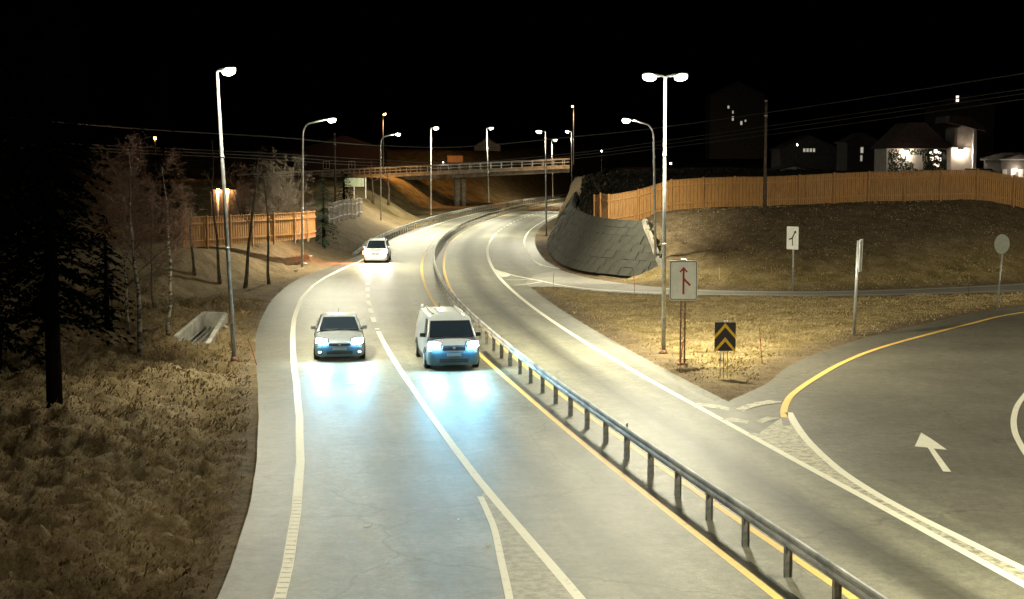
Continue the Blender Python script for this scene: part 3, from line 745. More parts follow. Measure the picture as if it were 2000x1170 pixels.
for row in range(7):
    s = .9 + (row % 2) * .15 + row * .62
    while s < cum[-1] - 2:
        p, d = wpt(s); n = Vector((d.y, -d.x, 0))               # n points away from the road
        if n.x < 0 and abs(n.x) > abs(n.y): n = -n
        if p.y > 92 and n.x < 0: n = -n
        if p.y <= 92 and n.y < 0: n = -n
        q = p + n * (.0 + row * .30 + rnd.uniform(-.015, .02)); z = .1 + row * bh + bh / 2 - .05
        ang = math.atan2(-n.x, n.y)
        jit = rnd.uniform(-.03, .03)
        if s < 44 and nb < 295:
            o = link('stone', bms[rnd.randrange(9)], None, wt); o.location = (q.x - 3.5, q.y - 120, z); o.rotation_euler = (rnd.uniform(-.58, -.52), 0, ang + jit * .4); nb += 1
        else:
            me_ = bms[rnd.randrange(9)]; R = Matrix.Rotation(ang + jit, 3, 'Z') @ Matrix.Rotation(rnd.uniform(-.6, -.5), 3, 'X')
            rest.add([R @ v.co + Vector((q.x - 3.5, q.y - 120, z)) for v in me_.vertices], [tuple(f.vertices) for f in me_.polygons])
        s += bw
ep = []
for row in range(8):
    p, d = wpt(.35 + row * .62); n = Vector((d.y, -d.x, 0)); n = -n if n.x < 0 else n
    ep.append(p + n * (row * .30 - .30) + Vector((-3.5, -120, .2 + row * bh)))
MB().tube(ep, .21, 6).build('end_coping', M['concrete_dark'], wt)
tag(rest.build('far_stones', M['stone'], wt), kind='stuff')

# ------------------------------------------------------------------ fences
def board_fence(name, label, path, hgt, mb, mrail, bay=2.4, pitch=.13, gap=.02, topcap=True, bh_=None, zoff=0, group=None, face=-1):
    P = [Vector((p[0], p[1], 0)) for p in path]; c = [0]
    for i in range(1, len(P)): c.append(c[-1] + (P[i] - P[i-1]).length)
    t = empty(name, (P[0].x, P[0].y, 0)); tag(t, label, 'fence', group); o0 = P[0]
    def pt(s):
        s = max(0, min(c[-1] - 1e-4, s)); i = max(k for k in range(len(c)) if c[k] <= s); i = min(i, len(P) - 2)
        return P[i].lerp(P[i+1], (s - c[i]) / (c[i+1] - c[i]))
    nb = max(1, round(c[-1] / bay)); bl = c[-1] / nb
    for b in range(nb):
        a, e = pt(b * bl), pt((b + 1) * bl); d = (e - a); L_ = d.length; d.normalize(); n = Vector((d.y, -d.x, 0))
        if n.y * face < 0: n = -n
        za, ze = hT(a.x, a.y), hT(e.x, e.y)
        if bh_: za, ze = bh_(b / nb), bh_((b + 1) / nb)
        ang = math.atan2(d.y, d.x); rot = Matrix.Rotation(ang, 3, 'Z')
        m_ = MB(); k = int(L_ / pitch)
        for q in range(k):
            u = (q + .5) / k; p = a.lerp(e, u); z = za + (ze - za) * u
            hh = hgt + rnd.uniform(-.012, .012)
            m_.box((p.x - o0.x + n.x * (.018 if q % 2 else -.004), p.y - o0.y + n.y * (.018 if q % 2 else -.004), z + hh / 2 + .05), (pitch - gap, .02, hh), rot)
        tag(m_.build('fence_panel', mb, t), kind='stuff')
        for hz in (.45, hgt - .3, hgt + .07) if topcap else (.45, hgt - .3):
            th = .045 if hz < hgt else .03
            A = Vector((a.x - o0.x, a.y - o0.y, za + hz)) + n * .055; B = Vector((e.x - o0.x, e.y - o0.y, ze + hz)) + n * .055
            if hz > hgt: A -= n * .05; B -= n * .05
            mid = (A + B) / 2; dd_ = (B - A); r2 = dd_.to_track_quat('X', 'Z').to_matrix()
            MB().box(mid, (dd_.length, .045 if hz < hgt else .12, .09 if hz < hgt else .03), r2).build('rail', mrail, t)
        MB().box((a.x - o0.x + n.x * .09, a.y - o0.y + n.y * .09, za + hgt / 2), (.1, .1, hgt + .3), rot).build('fence_post', mrail, t)
    return t
board_fence('wooden_fence', 'long orange-brown board fence along the top of the right bank', [(5.7, 101), (6.3, 96), (12, 98), (17.3, 100), (24, 100), (34, 98.5), (45, 97)], 1.95, M['wood'], M['wood'])
board_fence('wooden_fence', 'orange-brown board fence behind bare trunks on the left mound', [(-19.0, 85.0), (-16.0, 92.5), (-13.9, 97.5), (-13.5, 101.5)], 1.75, M['wood'], M['wood'],
            bh_=lambda t_: 2.0 - .15 * t_)
board_fence('picket_fence', 'pale railed grey fence climbing beside the dark spruce on the left', [(-15.9, 128), (-15.4, 152)], 1.75, M['fence_grey'], M['fence_white'], bay=3.0, pitch=.34, gap=.06, topcap=True)

# ------------------------------------------------------------------ culvert in the left verge
def culvert():
    a = [gp(342, 672), gp(398, 628), gp(441, 630), gp(406, 676)]   # mouth outline on the ground
    t = empty('concrete_culvert', (a[0][0], a[0][1], 0)); tag(t, 'open concrete culvert channel sunk in the grass left of the tall lamp post', 'culvert')
    o0 = a[0]
    def wall(p, q, zt0, zt1, nm='side_wall'):
        P, Q = Vector((p[0]-o0[0], p[1]-o0[1], 0)), Vector((q[0]-o0[0], q[1]-o0[1], 0)); d = (Q - P).normalized(); n = Vector((-d.y, d.x, 0)) * .09
        vs = [P - n + Vector((0, 0, -.8)), P + n + Vector((0, 0, -.8)), Q + n + Vector((0, 0, -.8)), Q - n + Vector((0, 0, -.8)),
              P - n + Vector((0, 0, zt0)), P + n + Vector((0, 0, zt0)), Q + n + Vector((0, 0, zt1)), Q - n + Vector((0, 0, zt1))]
        MB().add(vs, [(3, 2, 1, 0), (4, 5, 6, 7), (0, 1, 5, 4), (1, 2, 6, 5), (2, 3, 7, 6), (3, 0, 4, 7)]).build(nm, M['concrete'], t, bevel=.01)
    wall(a[0], a[1], .30, .42); wall(a[3], a[2], .12, .40); wall(a[1], a[2], .44, .44, 'head_wall')
    fl_ = [Vector((p[0]-o0[0], p[1]-o0[1], -.5)) for p in a]
    MB().add(fl_, [(0, 1, 2, 3)]).build('channel_floor', M['concrete_dark'], t)
    for k in range(5):
        u = (k + .5) / 5; A = fl_[0].lerp(fl_[3], u); B = fl_[1].lerp(fl_[2], u)
        MB().tube([A + Vector((0, 0, .3)), B + Vector((0, 0, .3))], .03, 6).build('grate_bar', M['galv_dull'], t)
culvert()

# ------------------------------------------------------------------ signs
def merge_arrow(t, w, h, y, m, mirror=1, slant=0):
    s = h / 1.3
    stem = [(-.035*s, -.5*s), (.035*s, -.5*s), (.035*s, .38*s), (-.035*s, .38*s)]
    MB().prism(stem, y, y - .004).build('arrow_stem', m, t)
    MB().prism([(-.15*s, .33*s), (-.12*s, .29*s), (-.036*s, .37*s), (.036*s, .37*s), (.12*s, .29*s), (.15*s, .33*s), (0, .50*s)], y, y - .004).build('arrow_head', m, t)
    MB().prism([(mirror*.036*s, .10*s), (mirror*.036*s, -.02*s), (mirror*.22*s, -.20*s), (mirror*.275*s, -.155*s), (mirror*.10*s, .02*s)], y, y - .004).build('side_arm', m, t)
def rrect(w, h, r, n=5):
    p = []
    for cx, cz, a0 in ((w/2-r, h/2-r, 0), (-w/2+r, h/2-r, 90), (-w/2+r, -h/2+r, 180), (w/2-r, -h/2+r, 270)):
        for k in range(n + 1): a = math.radians(a0 + 90 * k / n); p.append((cx + r * math.cos(a), cz + r * math.sin(a)))
    return p
def panel(t, w, h, z, mf, border=None, r=.06, y=0, th=.02):
    p = empty('x') if False else None
    MB().prism([(a, b) for a, b in rrect(w, h, r)], y, y - th).build('sign_panel', M['sign_back'], t).location = (0, 0, z)
    o = MB().prism(rrect(w - .01, h - .01, r), y - th, y - th - .004).build('sign_edge', M['sign_white'], t); o.location = (0, 0, z)
    if border:
        o = MB().prism(rrect(w - .05, h - .05, r * .8), y - th - .004, y - th - .007).build('sign_border', border, t); o.location = (0, 0, z)
        o = MB().prism(rrect(w - .10, h - .10, r * .7), y - th - .007, y - th - .010).build('sign_face', mf, t); o.location = (0, 0, z)
X, Y = gp(1333, 714); t = empty('merge_sign', (X, Y, 0)); tag(t, 'large white merge sign with dark red arrow on a lattice post beside the road', 'road sign')
panel(t, .96, 1.37, 2.93, M['sign_white'], M['sign_black'], .07)
f_ = empty('arrow_symbol'); f_.parent = t; f_.location = (0, 0, 2.93); merge_arrow(f_, .96, 1.22, -.0335, M['sign_red'])
for s in (-.075, .075): MB().tube([(s, .06, -.2), (s, .06, 3.55)], .027, 8).build('post', M['rust'], t, True)
zz = MB()
for k in range(22): zz.tube([(-.06 if k % 2 else .06, .06, .05 + k * .1), (.06 if k % 2 else -.06, .06, .15 + k * .1)], .009, 5)
zz.build('lattice', M['rust'], t); MB().box((0, .05, .02), (.34, .26, .14)).build('footing', M['rust'], t, bevel=.02)
MB().tube([(-.1, 0, 3.64), (.1, 0, 3.64)], .03, 8).build('top_clamp', M['galv'], t)

X, Y = gp(1414.5, 739); t = empty('chevron_sign', (X, Y, 0)); tag(t, 'small black board with two yellow chevrons standing at the tip of the island', 'road sign')
MB().prism(rrect(.68, .93, .02), 0, -.02).build('sign_panel', M['sign_black'], t).location = (.01, 0, 1.36)
for k in (0, 1):
    z = .28 - .46 * k; a = .335
    pl = [(-a, z - .24), (-a, z - .38 + .02), (0, z + 0.02), (a, z - .36), (a, z - .24), (0, z + .16)]
    MB().prism(pl, -.02, -.026).build('chevron', M['sign_yellow'], t).location = (.01, 0, 1.36)
for s in (-.13, -.02, .1): MB().tube([(s, .04 + (.05 if s == -.02 else 0), -.2), (s, .04, 1.7)], .014, 6).build('post', M['galv_dull'], t, True)
MB().box((.03, -.01, 1.85), (.12, .03, .06)).build('top_clamp', M['sign_white'], t)

X, Y = gp(1548, 569.5); t = empty('merge_sign', (X, Y + .2, hT(X, Y + .2)), math.radians(-52)); tag(t, 'narrow white sign with a thin black arrow on the bank beyond the ramp', 'road sign')
panel(t, .84, 1.25, 2.95, M['sign_white'], None, .05)
f_ = empty('arrow_symbol'); f_.parent = t; f_.location = (0, 0, 2.95)
MB().prism([(-.03, -.42), (.03, -.42), (.03, 0), (.20, .3), (.14, .33), (-.03, .05)], -.0245, -.029).build('arrow_stem', M['sign_black'], f_)
MB().prism([(.25, .42), (.08, .33), (.25, .24)], -.0245, -.029).build('arrow_head', M['sign_black'], f_)
MB().prism([(-.03, .02), (-.03, -.06), (-.24, -.12), (-.26, -.05)], -.0245, -.029).build('side_arm', M['sign_black'], f_)
MB().tube([(0, .06, -.2), (0, .06, 3.5)], .055, 10).build('post', M['galv_dull'], t, True)

X, Y = gp(1667, 656); t = empty('edge_on_sign', (X, Y, 0)); tag(t, 'tall white sign panel seen nearly edge-on on a pale post at the ramp verge', 'road sign')
t.rotation_euler = (0, .028, 0)
o = MB().prism(rrect(.9, 1.3, .05), 0, .02).build('sign_panel', M['sign_white'], t); o.location = (.14, .0, 3.25); o.rotation_euler = (0, 0, math.radians(69))
o = MB().box((0, 0, 0), (.02, .035, 1.2)).build('panel_channel', M['black'], t); o.location = (.06, -.36, 3.25)
MB().tube([(0, -.05, -.2), (0, -.05, 3.85)], .062, 10).build('post', M['galv'], t, True)

X, Y = gp(1945, 603); t = empty('round_sign', (X, Y, 0)); tag(t, 'round grey-backed sign seen from behind on a thin post at the right edge', 'road sign')
t.rotation_euler = (0, .07, 0)
d_ = MB().cyl((0, 0, 0), .47, .02, 32, 'y').build('sign_disc', M['sign_back'], t); d_.location = (-.02, 0, 3.1); d_.rotation_euler = (0, 0, math.radians(-62))
MB().tube([(.06, .03, -.2), (.06, .03, 3.1)], .04, 10).build('post', M['galv_dull'], t, True)

def stake(px, py, tx, ty, label, m=None, r=.016):
    X, Y = gp(px, py); t = empty('snow_stake', (X, Y, 0)); tag(t, label, 'stake', 'snow stakes beside the roads')
    hgt = (py - ty) * Y / F; lean = (tx - px) * Y / F
    MB().tube([(0, 0, -.1), (lean * .6, 0, hgt * .6)], r, 6).build('stem', m or M['stake'], t)
    MB().tube([(lean * .6, 0, hgt * .6), (lean, 0, hgt)], r * 1.05, 6).build('tip', m or M['stake'], t)
stake(1489, 712, 1482, 640, 'thin red stake standing right of the chevron board')
stake(1326, 727, 1334, 665, 'red stake leaning against the lattice post of the merge sign')
stake(1240, 571, 1237, 527, 'red stake on the ramp edge in front of the stone wall end')
stake(1080, 556, 1082, 534, 'short red stake at the near side of the ramp nose')
stake(503, 713, 487, 665, 'thin reddish stake leaning in the verge right of the tall left lamp post')
stake(1892, 572, 1891, 560, 'tiny dark stake at the near edge of the far ramp', M['black'])
X, Y = gp(1405, 545); zt = hT(X, Y); 
stake(1405, 560, 1405, 522, 'short yellow-topped peg low on the bank right of the merge sign', M['sign_yellow'])

# ------------------------------------------------------------------ poles and wires
def utility_pole(x, y, D, ytop, label, r=.11):
    b = at(x, y, D); tp = at(x, ytop, D); t = empty('utility_pole', (b.x, D, b.z)); tag(t, label, 'utility pole')
    hh = tp.z - b.z
    MB().tube([(0, 0, -.3), (0, 0, hh)], [r, r * .7], 10).build('pole', M['bark'], t, True)
    MB().cyl((0, 0, hh - .9), r * 1.1, .08, 10).build('band', M['galv_dull'], t)
    MB().cyl((0, 0, hh + .03), r * .8, .08, 10).build('cap', M['galv_dull'], t)
    return t
utility_pole(1493.5, 408, 94, 198, 'dark wooden utility pole behind the fence right of the two-lamp post')
utility_pole(655, 400, 135, 262, 'thin pale utility pole behind the dark spruce on the left', .1)
def wire(pts, label, r=.022):
    P = [at(*p) for p in pts]; a, b = P[0], P[-1]; N_ = 24; o0 = a
    out = []
    for p in smooth([tuple(q - o0) for q in P], 8): out.append(p)
    o = MB().tube(out, r, 5).build('power_line', M['wire'], None); o.location = o0; tag(o, label, 'wire', 'power lines over the road')
wire([(-150, 215, 80), (250, 250, 100), (540, 268, 112), (650, 278, 120), (740, 284, 128), (900, 287, 130), (1120, 267, 128), (1290, 249, 122), (1600, 205, 112), (2150, 120, 92)], 'uppermost power line, crossing above the bridge', .04)
wire([(-150, 268, 80), (250, 286, 100), (540, 300, 112), (650, 307, 118), (740, 312, 124), (900, 318, 128), (1130, 298, 126), (1290, 276, 122), (1600, 232, 112), (2150, 152, 92)], 'second power line from the top, left of the bridge', .03)
wire([(-150, 275, 80), (250, 292, 100), (540, 306, 112), (650, 314, 118), (740, 318, 124), (900, 324, 128), (1130, 303, 126), (1290, 283, 122), (1600, 240, 112), (2150, 161, 92)], 'third power line from the top, just above the bridge rail', .03)
wire([(-150, 282, 80), (250, 298, 100), (540, 312, 112), (650, 320, 118), (740, 324, 124), (900, 330, 128), (1130, 309, 126), (1290, 290, 122), (1600, 250, 112), (2150, 172, 92)], 'lowest power line, hanging against the bridge rail', .03)

# ------------------------------------------------------------------ trees
def bare_tree(name, x, y, D, hgt, label, seed, trunk=.09, mt='bark', mtw='twig', spread=.42, first=.35, n1=16, lean=(0, 0), cat='tree', group=None, droop=0, n2=9, n3=6, stems=1, zb_=None):
    if isinstance(x, tuple): X, Y = x
    else: X, Y = at(x, y, D).x, D
    z = hT(X, Y) if zb_ is None else zb_
    r = random.Random(seed); t = empty(name, (X, Y, z)); tag(t, label, cat, group)
    tr = MB(); cr = MB()
    def tri(p, q, ra, rb): cr.tube([p, q], [ra, rb], 3, cap=False)
    def limb(p, d, L_, rad, lvl):
        pts = [p]; q = p; dd_ = d.copy(); k = 3 if lvl < 3 else 2
        for i in range(k):
            dd_ = (dd_ + Vector((r.gauss(0, .13), r.gauss(0, .13), r.gauss(0, .10) + (.10 if lvl < 3 else -droop)))).normalized()
            q = q + dd_ * L_ / k; pts.append(q)
        for i in range(k): tri(pts[i], pts[i+1], rad * (1 - i / k * .55), rad * (1 - (i + 1) / k * .55))
        if lvl >= 4: return
        n = (n2, n3, 4)[lvl - 1] if lvl < 4 else 0
        for _ in range(n):
            u = r.uniform(.25, 1) * k; i = min(k - 1, int(u)); pp = pts[i].lerp(pts[i+1], u - i)
            ax = Vector((r.gauss(0, 1), r.gauss(0, 1), r.gauss(0, .6))).normalized()
            nd = (dd_ * .8 + ax * .75).normalized()
            limb(pp, nd, L_ * r.uniform(.35, .6), max(.004, rad * .5), lvl + 1)
    for st in range(stems):
        dx, dy = lean if stems == 1 else (r.uniform(-.22, .22), r.uniform(-.2, .2))
        P = []; n = 9; sx = r.uniform(0, 6)
        hh = hgt if stems == 1 else hgt * r.uniform(.7, 1)
        for i in range(n + 1):
            u = i / n; P.append(Vector((dx * hh * u + .1 * math.sin(u * 5 + sx) + r.uniform(-.05, .05) * (i > 0), dy * hh * u + r.uniform(-.05, .05) * (i > 0), hh * u - .1)))
        tr.tube(P, [max(.012, trunk * (1 - .85 * i / n)) * (1.25 if i == 0 else 1) for i in range(n + 1)], 8)
        for b in range(n1):
            u = first + (1 - first) * (b + r.random()) / n1; uu = min(u, .999) * n; i = int(uu); p = P[i].lerp(P[i+1], uu - i)
            az = r.uniform(0, 2 * PI); up = r.uniform(.35, 1.0)
            limb(p, Vector((math.cos(az), math.sin(az), up)).normalized(), hh * spread * (1.25 - u) * r.uniform(.6, 1.1), max(.009, trunk * .33 * (1.2 - u)), 1)
    tr.build('trunk', M[mt], t, True); tag(cr.build('crown', M[mtw], t), kind=None)
    return t
TG = 'bare trees on the left side'
bare_tree('birch_tree', 270, 687, 53.5, 7.6, 'slender birch with spotted white trunk and brown crown, nearest the culvert on its left', 1, .10, 'birch', 'twig', .42, .38, 22, (-.012, 0), group=TG, droop=.12)
bare_tree('birch_tree', 331, 672, 56.0, 6.6, 'birch with pale trunk rising just left of the concrete culvert', 2, .085, 'birch', 'twig', .36, .36, 18, (-.0, 0), group=TG, droop=.12)
bare_tree('birch_tree', 246, 648, 60.0, 7.0, 'thin pale birch trunk standing behind the spotted birch', 3, .06, 'birch', 'twig', .36, .45, 12, (.02, 0), group=TG, droop=.1)
bare_tree('bare_tree', 425, 500, 82, 8.0, 'dark forked trunk in front of the left part of the wooden fence', 4, .10, 'bark', 'twig_grey', .14, .5, 6, (-.02, 0), group=TG, n2=5, n3=3)
bare_tree('bare_tree', 480, 505, 82, 7.6, 'leaning dark trunk crossing the middle of the left wooden fence', 5, .11, 'bark', 'twig_grey', .24, .4, 9, (.10, 0), group=TG, n2=5, n3=3)
bare_tree('bare_tree', 528, 497, 84, 7.4, 'thin dark trunk with pale top right of the leaning trunk', 6, .09, 'bark', 'twig_grey', .22, .45, 9, (-.06, 0), group=TG, n2=6, n3=3)
bare_tree('bare_tree', 377, 510, 80, 4.5, 'short dark stem at the left end of the wooden fence', 16, .09, 'bark', 'twig', .2, .4, 6, group=TG, n2=5, n3=3)
bare_tree('bare_shrub', 548, 440, 104, 6.4, 'big round leafless shrub behind the left wooden fence', 8, .07, 'bark', 'twig_grey', .42, .12, 13, cat='shrub', stems=6, n2=9, n3=6)
bare_tree('bare_shrub', 475, 440, 108, 5.0, 'lower leafless shrub left of the big round one, nearly in the dark', 9, .06, 'bark', 'twig', .42, .12, 10, cat='shrub', stems=4, n2=7, n3=5)
bare_tree('bare_tree', 300, 560, 68, 6.0, 'small brown-twigged tree behind the two birches', 12, .06, 'bark', 'twig', .45, .25, 18, group=TG, n2=8)
bare_tree('bare_tree', 215, 600, 66, 6.4, 'faint brown-twigged tree at the edge of the dark wood', 13, .06, 'bark', 'twig', .42, .3, 16, group=TG, n2=7)
bare_tree('bare_sapling', 305, 690, 53, 1.3, 'small cluster of thin bare stems between the two birches', 21, .018, 'twig', 'twig', .5, .2, 6, cat='shrub', n2=3, n3=2)
bare_tree('bare_sapling', 125, 730, 46, 1.6, 'thin reddish bare stems at the edge of the dark wood', 22, .02, 'twig', 'twig', .4, .2, 6, cat='shrub', n2=3, n3=2)
bare_tree('bare_tree', 758, 372, 176, 4.6, 'dark bare trunk in front of the left end of the bridge', 31, .16, 'bark', 'twig', .25, .5, 8, group=TG, n2=4, n3=2)
bare_tree('bare_tree', 727, 392, 170, 5.0, 'second dark trunk beside the picket fence, left of the bridge', 32, .13, 'bark', 'twig', .22, .5, 8, group=TG, n2=4, n3=2)

def spruce(X, Y, hgt, rad, label, seed, m='needle', low=.06, group=None, z=None, tr=.14, dens=1.0):
    r = random.Random(seed); z = hT(X, Y) if z is None else z
    t = empty('spruce_tree', (X, Y, z)); tag(t, label, 'tree', group)
    MB().tube([(0, 0, -.2), (0, 0, hgt * .5), (0, 0, hgt)], [tr, tr * .6, .01], 8).build('trunk', M['bark_shaded'], t, True)
    c = MB(); n = int(hgt * 15 * dens)
    for i in range(n):
        u = low + (1 - low) * (i / n) ** .9; zz_ = hgt * u; R_ = rad * (1 - u) ** .75 * r.uniform(.65, 1.15) + .1; az = r.uniform(0, 2 * PI)
        ca, sa = math.cos(az), math.sin(az); k = max(3, int(R_ / .16))
        for q in range(k):
            w = (q + .5) / k; px_, py_, pz = ca * R_ * w, sa * R_ * w, zz_ - R_ * .35 * w * w + r.uniform(-.06, .06)
            for s in (-1, 1, 0):
                l = .30 * (1.2 - w * .5) * r.uniform(.6, 1.3); a2 = az + s * r.uniform(.5, 1.1); dx, dy = math.cos(a2) * l, math.sin(a2) * l
                wd = .07; nx_, ny_ = -math.sin(a2) * wd, math.cos(a2) * wd
                c.add([(px_ + nx_, py_ + ny_, pz), (px_ - nx_, py_ - ny_, pz + .02), (px_ + dx, py_ + dy, pz - .12 * r.random() - .04)], [(0, 1, 2)])
    c.build('crown', M[m], t); return t
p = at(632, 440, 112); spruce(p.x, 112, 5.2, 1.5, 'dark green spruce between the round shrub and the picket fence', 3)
p = at(668, 430, 150); spruce(p.x, 152, 3.8, 1.8, 'low dark evergreen behind the picket fence', 4, 'needle_shaded')
big = spruce(-12.75, 40.8, 15, 2.3, 'huge dark spruce filling the left edge, thick bare trunk at its base', 5, 'needle_shaded', low=.17, tr=.24, dens=2.4)
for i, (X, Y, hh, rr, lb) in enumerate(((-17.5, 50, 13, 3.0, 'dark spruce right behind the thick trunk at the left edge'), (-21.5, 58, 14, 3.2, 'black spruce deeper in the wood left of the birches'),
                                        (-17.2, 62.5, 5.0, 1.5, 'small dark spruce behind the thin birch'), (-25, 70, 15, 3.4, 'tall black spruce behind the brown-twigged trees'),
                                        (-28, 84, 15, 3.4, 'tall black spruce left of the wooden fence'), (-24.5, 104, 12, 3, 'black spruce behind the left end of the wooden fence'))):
    spruce(X, Y, hh, rr, lb, 40 + i, 'needle_shaded', low=.03, group='dark spruces of the left wood')
for i, (x, Y, hh, rr, lb) in enumerate((                                        (1185, 190, 9, 2.8, 'taller black spruce behind the left end of the right fence'), (1138, 215, 8, 2.6, 'black spruce hiding the right end of the bridge'))):
    spruce(at(x, 300, Y).x, Y, hh, rr, lb, 60 + i, 'needle_shaded', low=.02, group='dark spruces above the stone wall', z=2.6)

# ------------------------------------------------------------------ houses and small far lights
def house(name, X, Y, z, w, d, hw, hr, mw, label, rz=0, eave=.35, windows=(), cat='house', overhang=.3, side=()):
    """gable faces the viewer; windows: (x, z, w, h, material)"""
    t = empty(name, (X, Y, z), rz); tag(t, label, cat)
    MB().prism([(-w/2, 0), (w/2, 0), (w/2, hw), (0, hw + hr), (-w/2, hw)], 0, d).build('walls', mw, t)
    rf = MB(); e = overhang; sl = hr / (w / 2)
    for s in (-1, 1):
        a = Vector((s * (w/2 + e), -e, hw - sl * e + .02)); b = Vector((0, -e, hw + hr + .02)); c = Vector((0, d + e, hw + hr + .02)); q = Vector((s * (w/2 + e), d + e, hw - sl * e + .02)); u = Vector((0, 0, .16))
        vs = [a, b, c, q, a + u, b + u, c + u, q + u]; rf.add(vs, [(0, 1, 2, 3), (7, 6, 5, 4), (0, 4, 5, 1), (1, 5, 6, 2), (2, 6, 7, 3), (3, 7, 4, 0)])
    rf.build('roof', M['roof'], t)
    for (x, zz_, ww, hh, mm) in windows:
        f = MB().box((x, -.02, zz_), (ww + .16, .05, hh + .16)).build('window', M['fence_white'], t)
        MB().box((x, -.05, zz_), (ww, .02, hh)).build('pane', M[mm], f)
        MB().box((x, -.065, zz_), (.05, .02, hh)).build('glazing_bar', M['fence_white'], f)
    return t
def D2(x, Y): return (x - 1000) / F * Y
hz = 3.2
# white house on the right: low wing and narrow tower
Yh = 150.0; k = Yh / F
t = empty('white_house', (D2(1830, Yh), Yh, 4.2)); tag(t, 'white house with a narrow gabled tower and two glowing wall lamps behind the right fence', 'house')
def hx(x): return (x - 1830) * k
def hzz(y): return at(1830, y, Yh).z - 4.2
x0, x1 = hx(1728), hx(1845); top = hzz(290)
MB().box(((x0 + x1) / 2, 2.5, top / 2), (x1 - x0, 5, top)).build('wing_wall', M['white_wall'], t)
MB().prism([(x0 - .5, top), (x1 + .1, top), (x1 + .1, top + .35), (hx(1800), top + 2.6), (hx(1770), top + 2.6)], -.4, 5.3).build('wing_roof', M['roof'], t)
tx0, tx1 = hx(1846), hx(1895); tt = hzz(250); tz = hzz(288)
MB().box(((tx0 + tx1) / 2, .8, tz / 2 ), (tx1 - tx0, 4.2, tz)).build('tower_base', M['white_wall'], t)
ux0 = hx(1858)
MB().prism([(ux0, tz + .002), (tx1, tz + .002), (tx1, tt), ((ux0 + tx1) / 2, tt + .45), (ux0, tt)], -1.25, 2.9).build('tower_wall', M['white_wall'], t)
MB().prism([(ux0 - 1.1, tt + .5), (ux0 - .9, tt + 1.2), (hx(1880), tt + 1.0), (tx1 + .75, tt - .1), (tx1 + .7, tt - .4), (ux0 + .8, tt + .1)], -1.7, 3.2).build('tower_roof', M['roof'], t)
MB().tube([(hx(1888), -1.33, 0), (hx(1888), -1.33, tt - .2)], .06, 8).build('downpipe', M['sign_white'], t)
MB().box((hx(1903), 1.2, hzz(296) / 2), (.5, .5, hzz(293))).build('corner_post', M['sign_white'], t)
for x, y, yy in ((1765, 299, -.25), (1864, 297, -1.5)):
    l = MB().box((hx(x), yy + .1, hzz(y) + .22), (.34, .22, .12)).build('wall_lamp', M['galv_dull'], t)
    MB().cyl((hx(x), yy + .02, hzz(y) + .06), .11, .2, 10).build('bulb', M['lamp_orange'] if False else M['lamp_lens'], l)
    point(t, (hx(x), yy - .12, hzz(y)), 24, (1, .70, .52), .12)
f = MB().box((hx(1822), -.03, hzz(308)), (1.45, .05, 1.75)).build('window', M['dark_wall'], t)
for i, (dx, dz) in enumerate([(-.35, .4), (.05, .5), (.4, .35), (-.3, -.1), (.15, .0), (.42, -.15), (.0, -.45), (.25, -.6)]):
    MB().box((hx(1822) + dx * 1.1, -.07, hzz(308) + dz * 1.25), (.34, .02, .36)).build('pane', M['win_lit'], f)
# climbing plant trellis on the wing
tl = empty('wall_creeper', (D2(1790, Yh), Yh - .35, 4.2)); tag(tl, 'leafy creeper spread over the white wing between the two wall lamps', 'plant')
cm = MB()
for _ in range(3200):
    x = rnd.uniform(hx(1730), hx(1842)) - hx(1790); z = rnd.uniform(0, top - .1)
    if vnoise(np.array([x * 1.2]), np.array([z * 1.2]))[0] < -.16: continue
    a = rnd.uniform(0, 6.28); s = .09
    cm.add([(x + s * math.cos(a + q * 2.1), rnd.uniform(-.05, .12), z + s * math.sin(a + q * 2.1)) for q in range(3)], [(0, 1, 2)])
cm.build('leaves', M['needle'], tl); MB().tube([(-1, .1, 0), (-.6, .1, 1.2), (.3, .1, 2)], .03, 6).build('stem', M['bark'], tl)
# garage at the right edge, grey shed between
house('garage', D2(1986, 140), 140, 3.9, 3.4, 5, hzz(303) * .95, .5, M['dark_wall'], 'small dark garage with pale board front and a lit gutter at the right edge')
gt = bpy.data.objects['garage']
for i, x in enumerate((-1.35, -.55, .2, .95)): MB().box((x, -.06, 1.3), (.42, .05, 2.4)).build('door_board', M['grey_wall'], gt)
MB().box((0, -.35, hzz(303) * .95), (3.9, .12, .12)).build('gutter', M['sign_white'], gt)
point(gt, (-.3, -.7, 2.35), 10, (1, .85, .7), .05); MB().cyl((-.3, -.42, 2.42), .06, .1, 8).build('soffit_lamp', M['lamp_lens'], gt)
MBs = empty('garden_shed', (D2(1938, 143), 143, 4.0)); tag(MBs, 'low grey shed wall between the white house and the garage', 'shed')
MB().box((0, 1.5, 1.15), (3.4, 3, 2.3)).build('walls', M['grey_wall'], MBs); MB().box((0, 1.4, 2.38), (3.7, 3.5, .12)).build('roof', M['roof'], MBs)
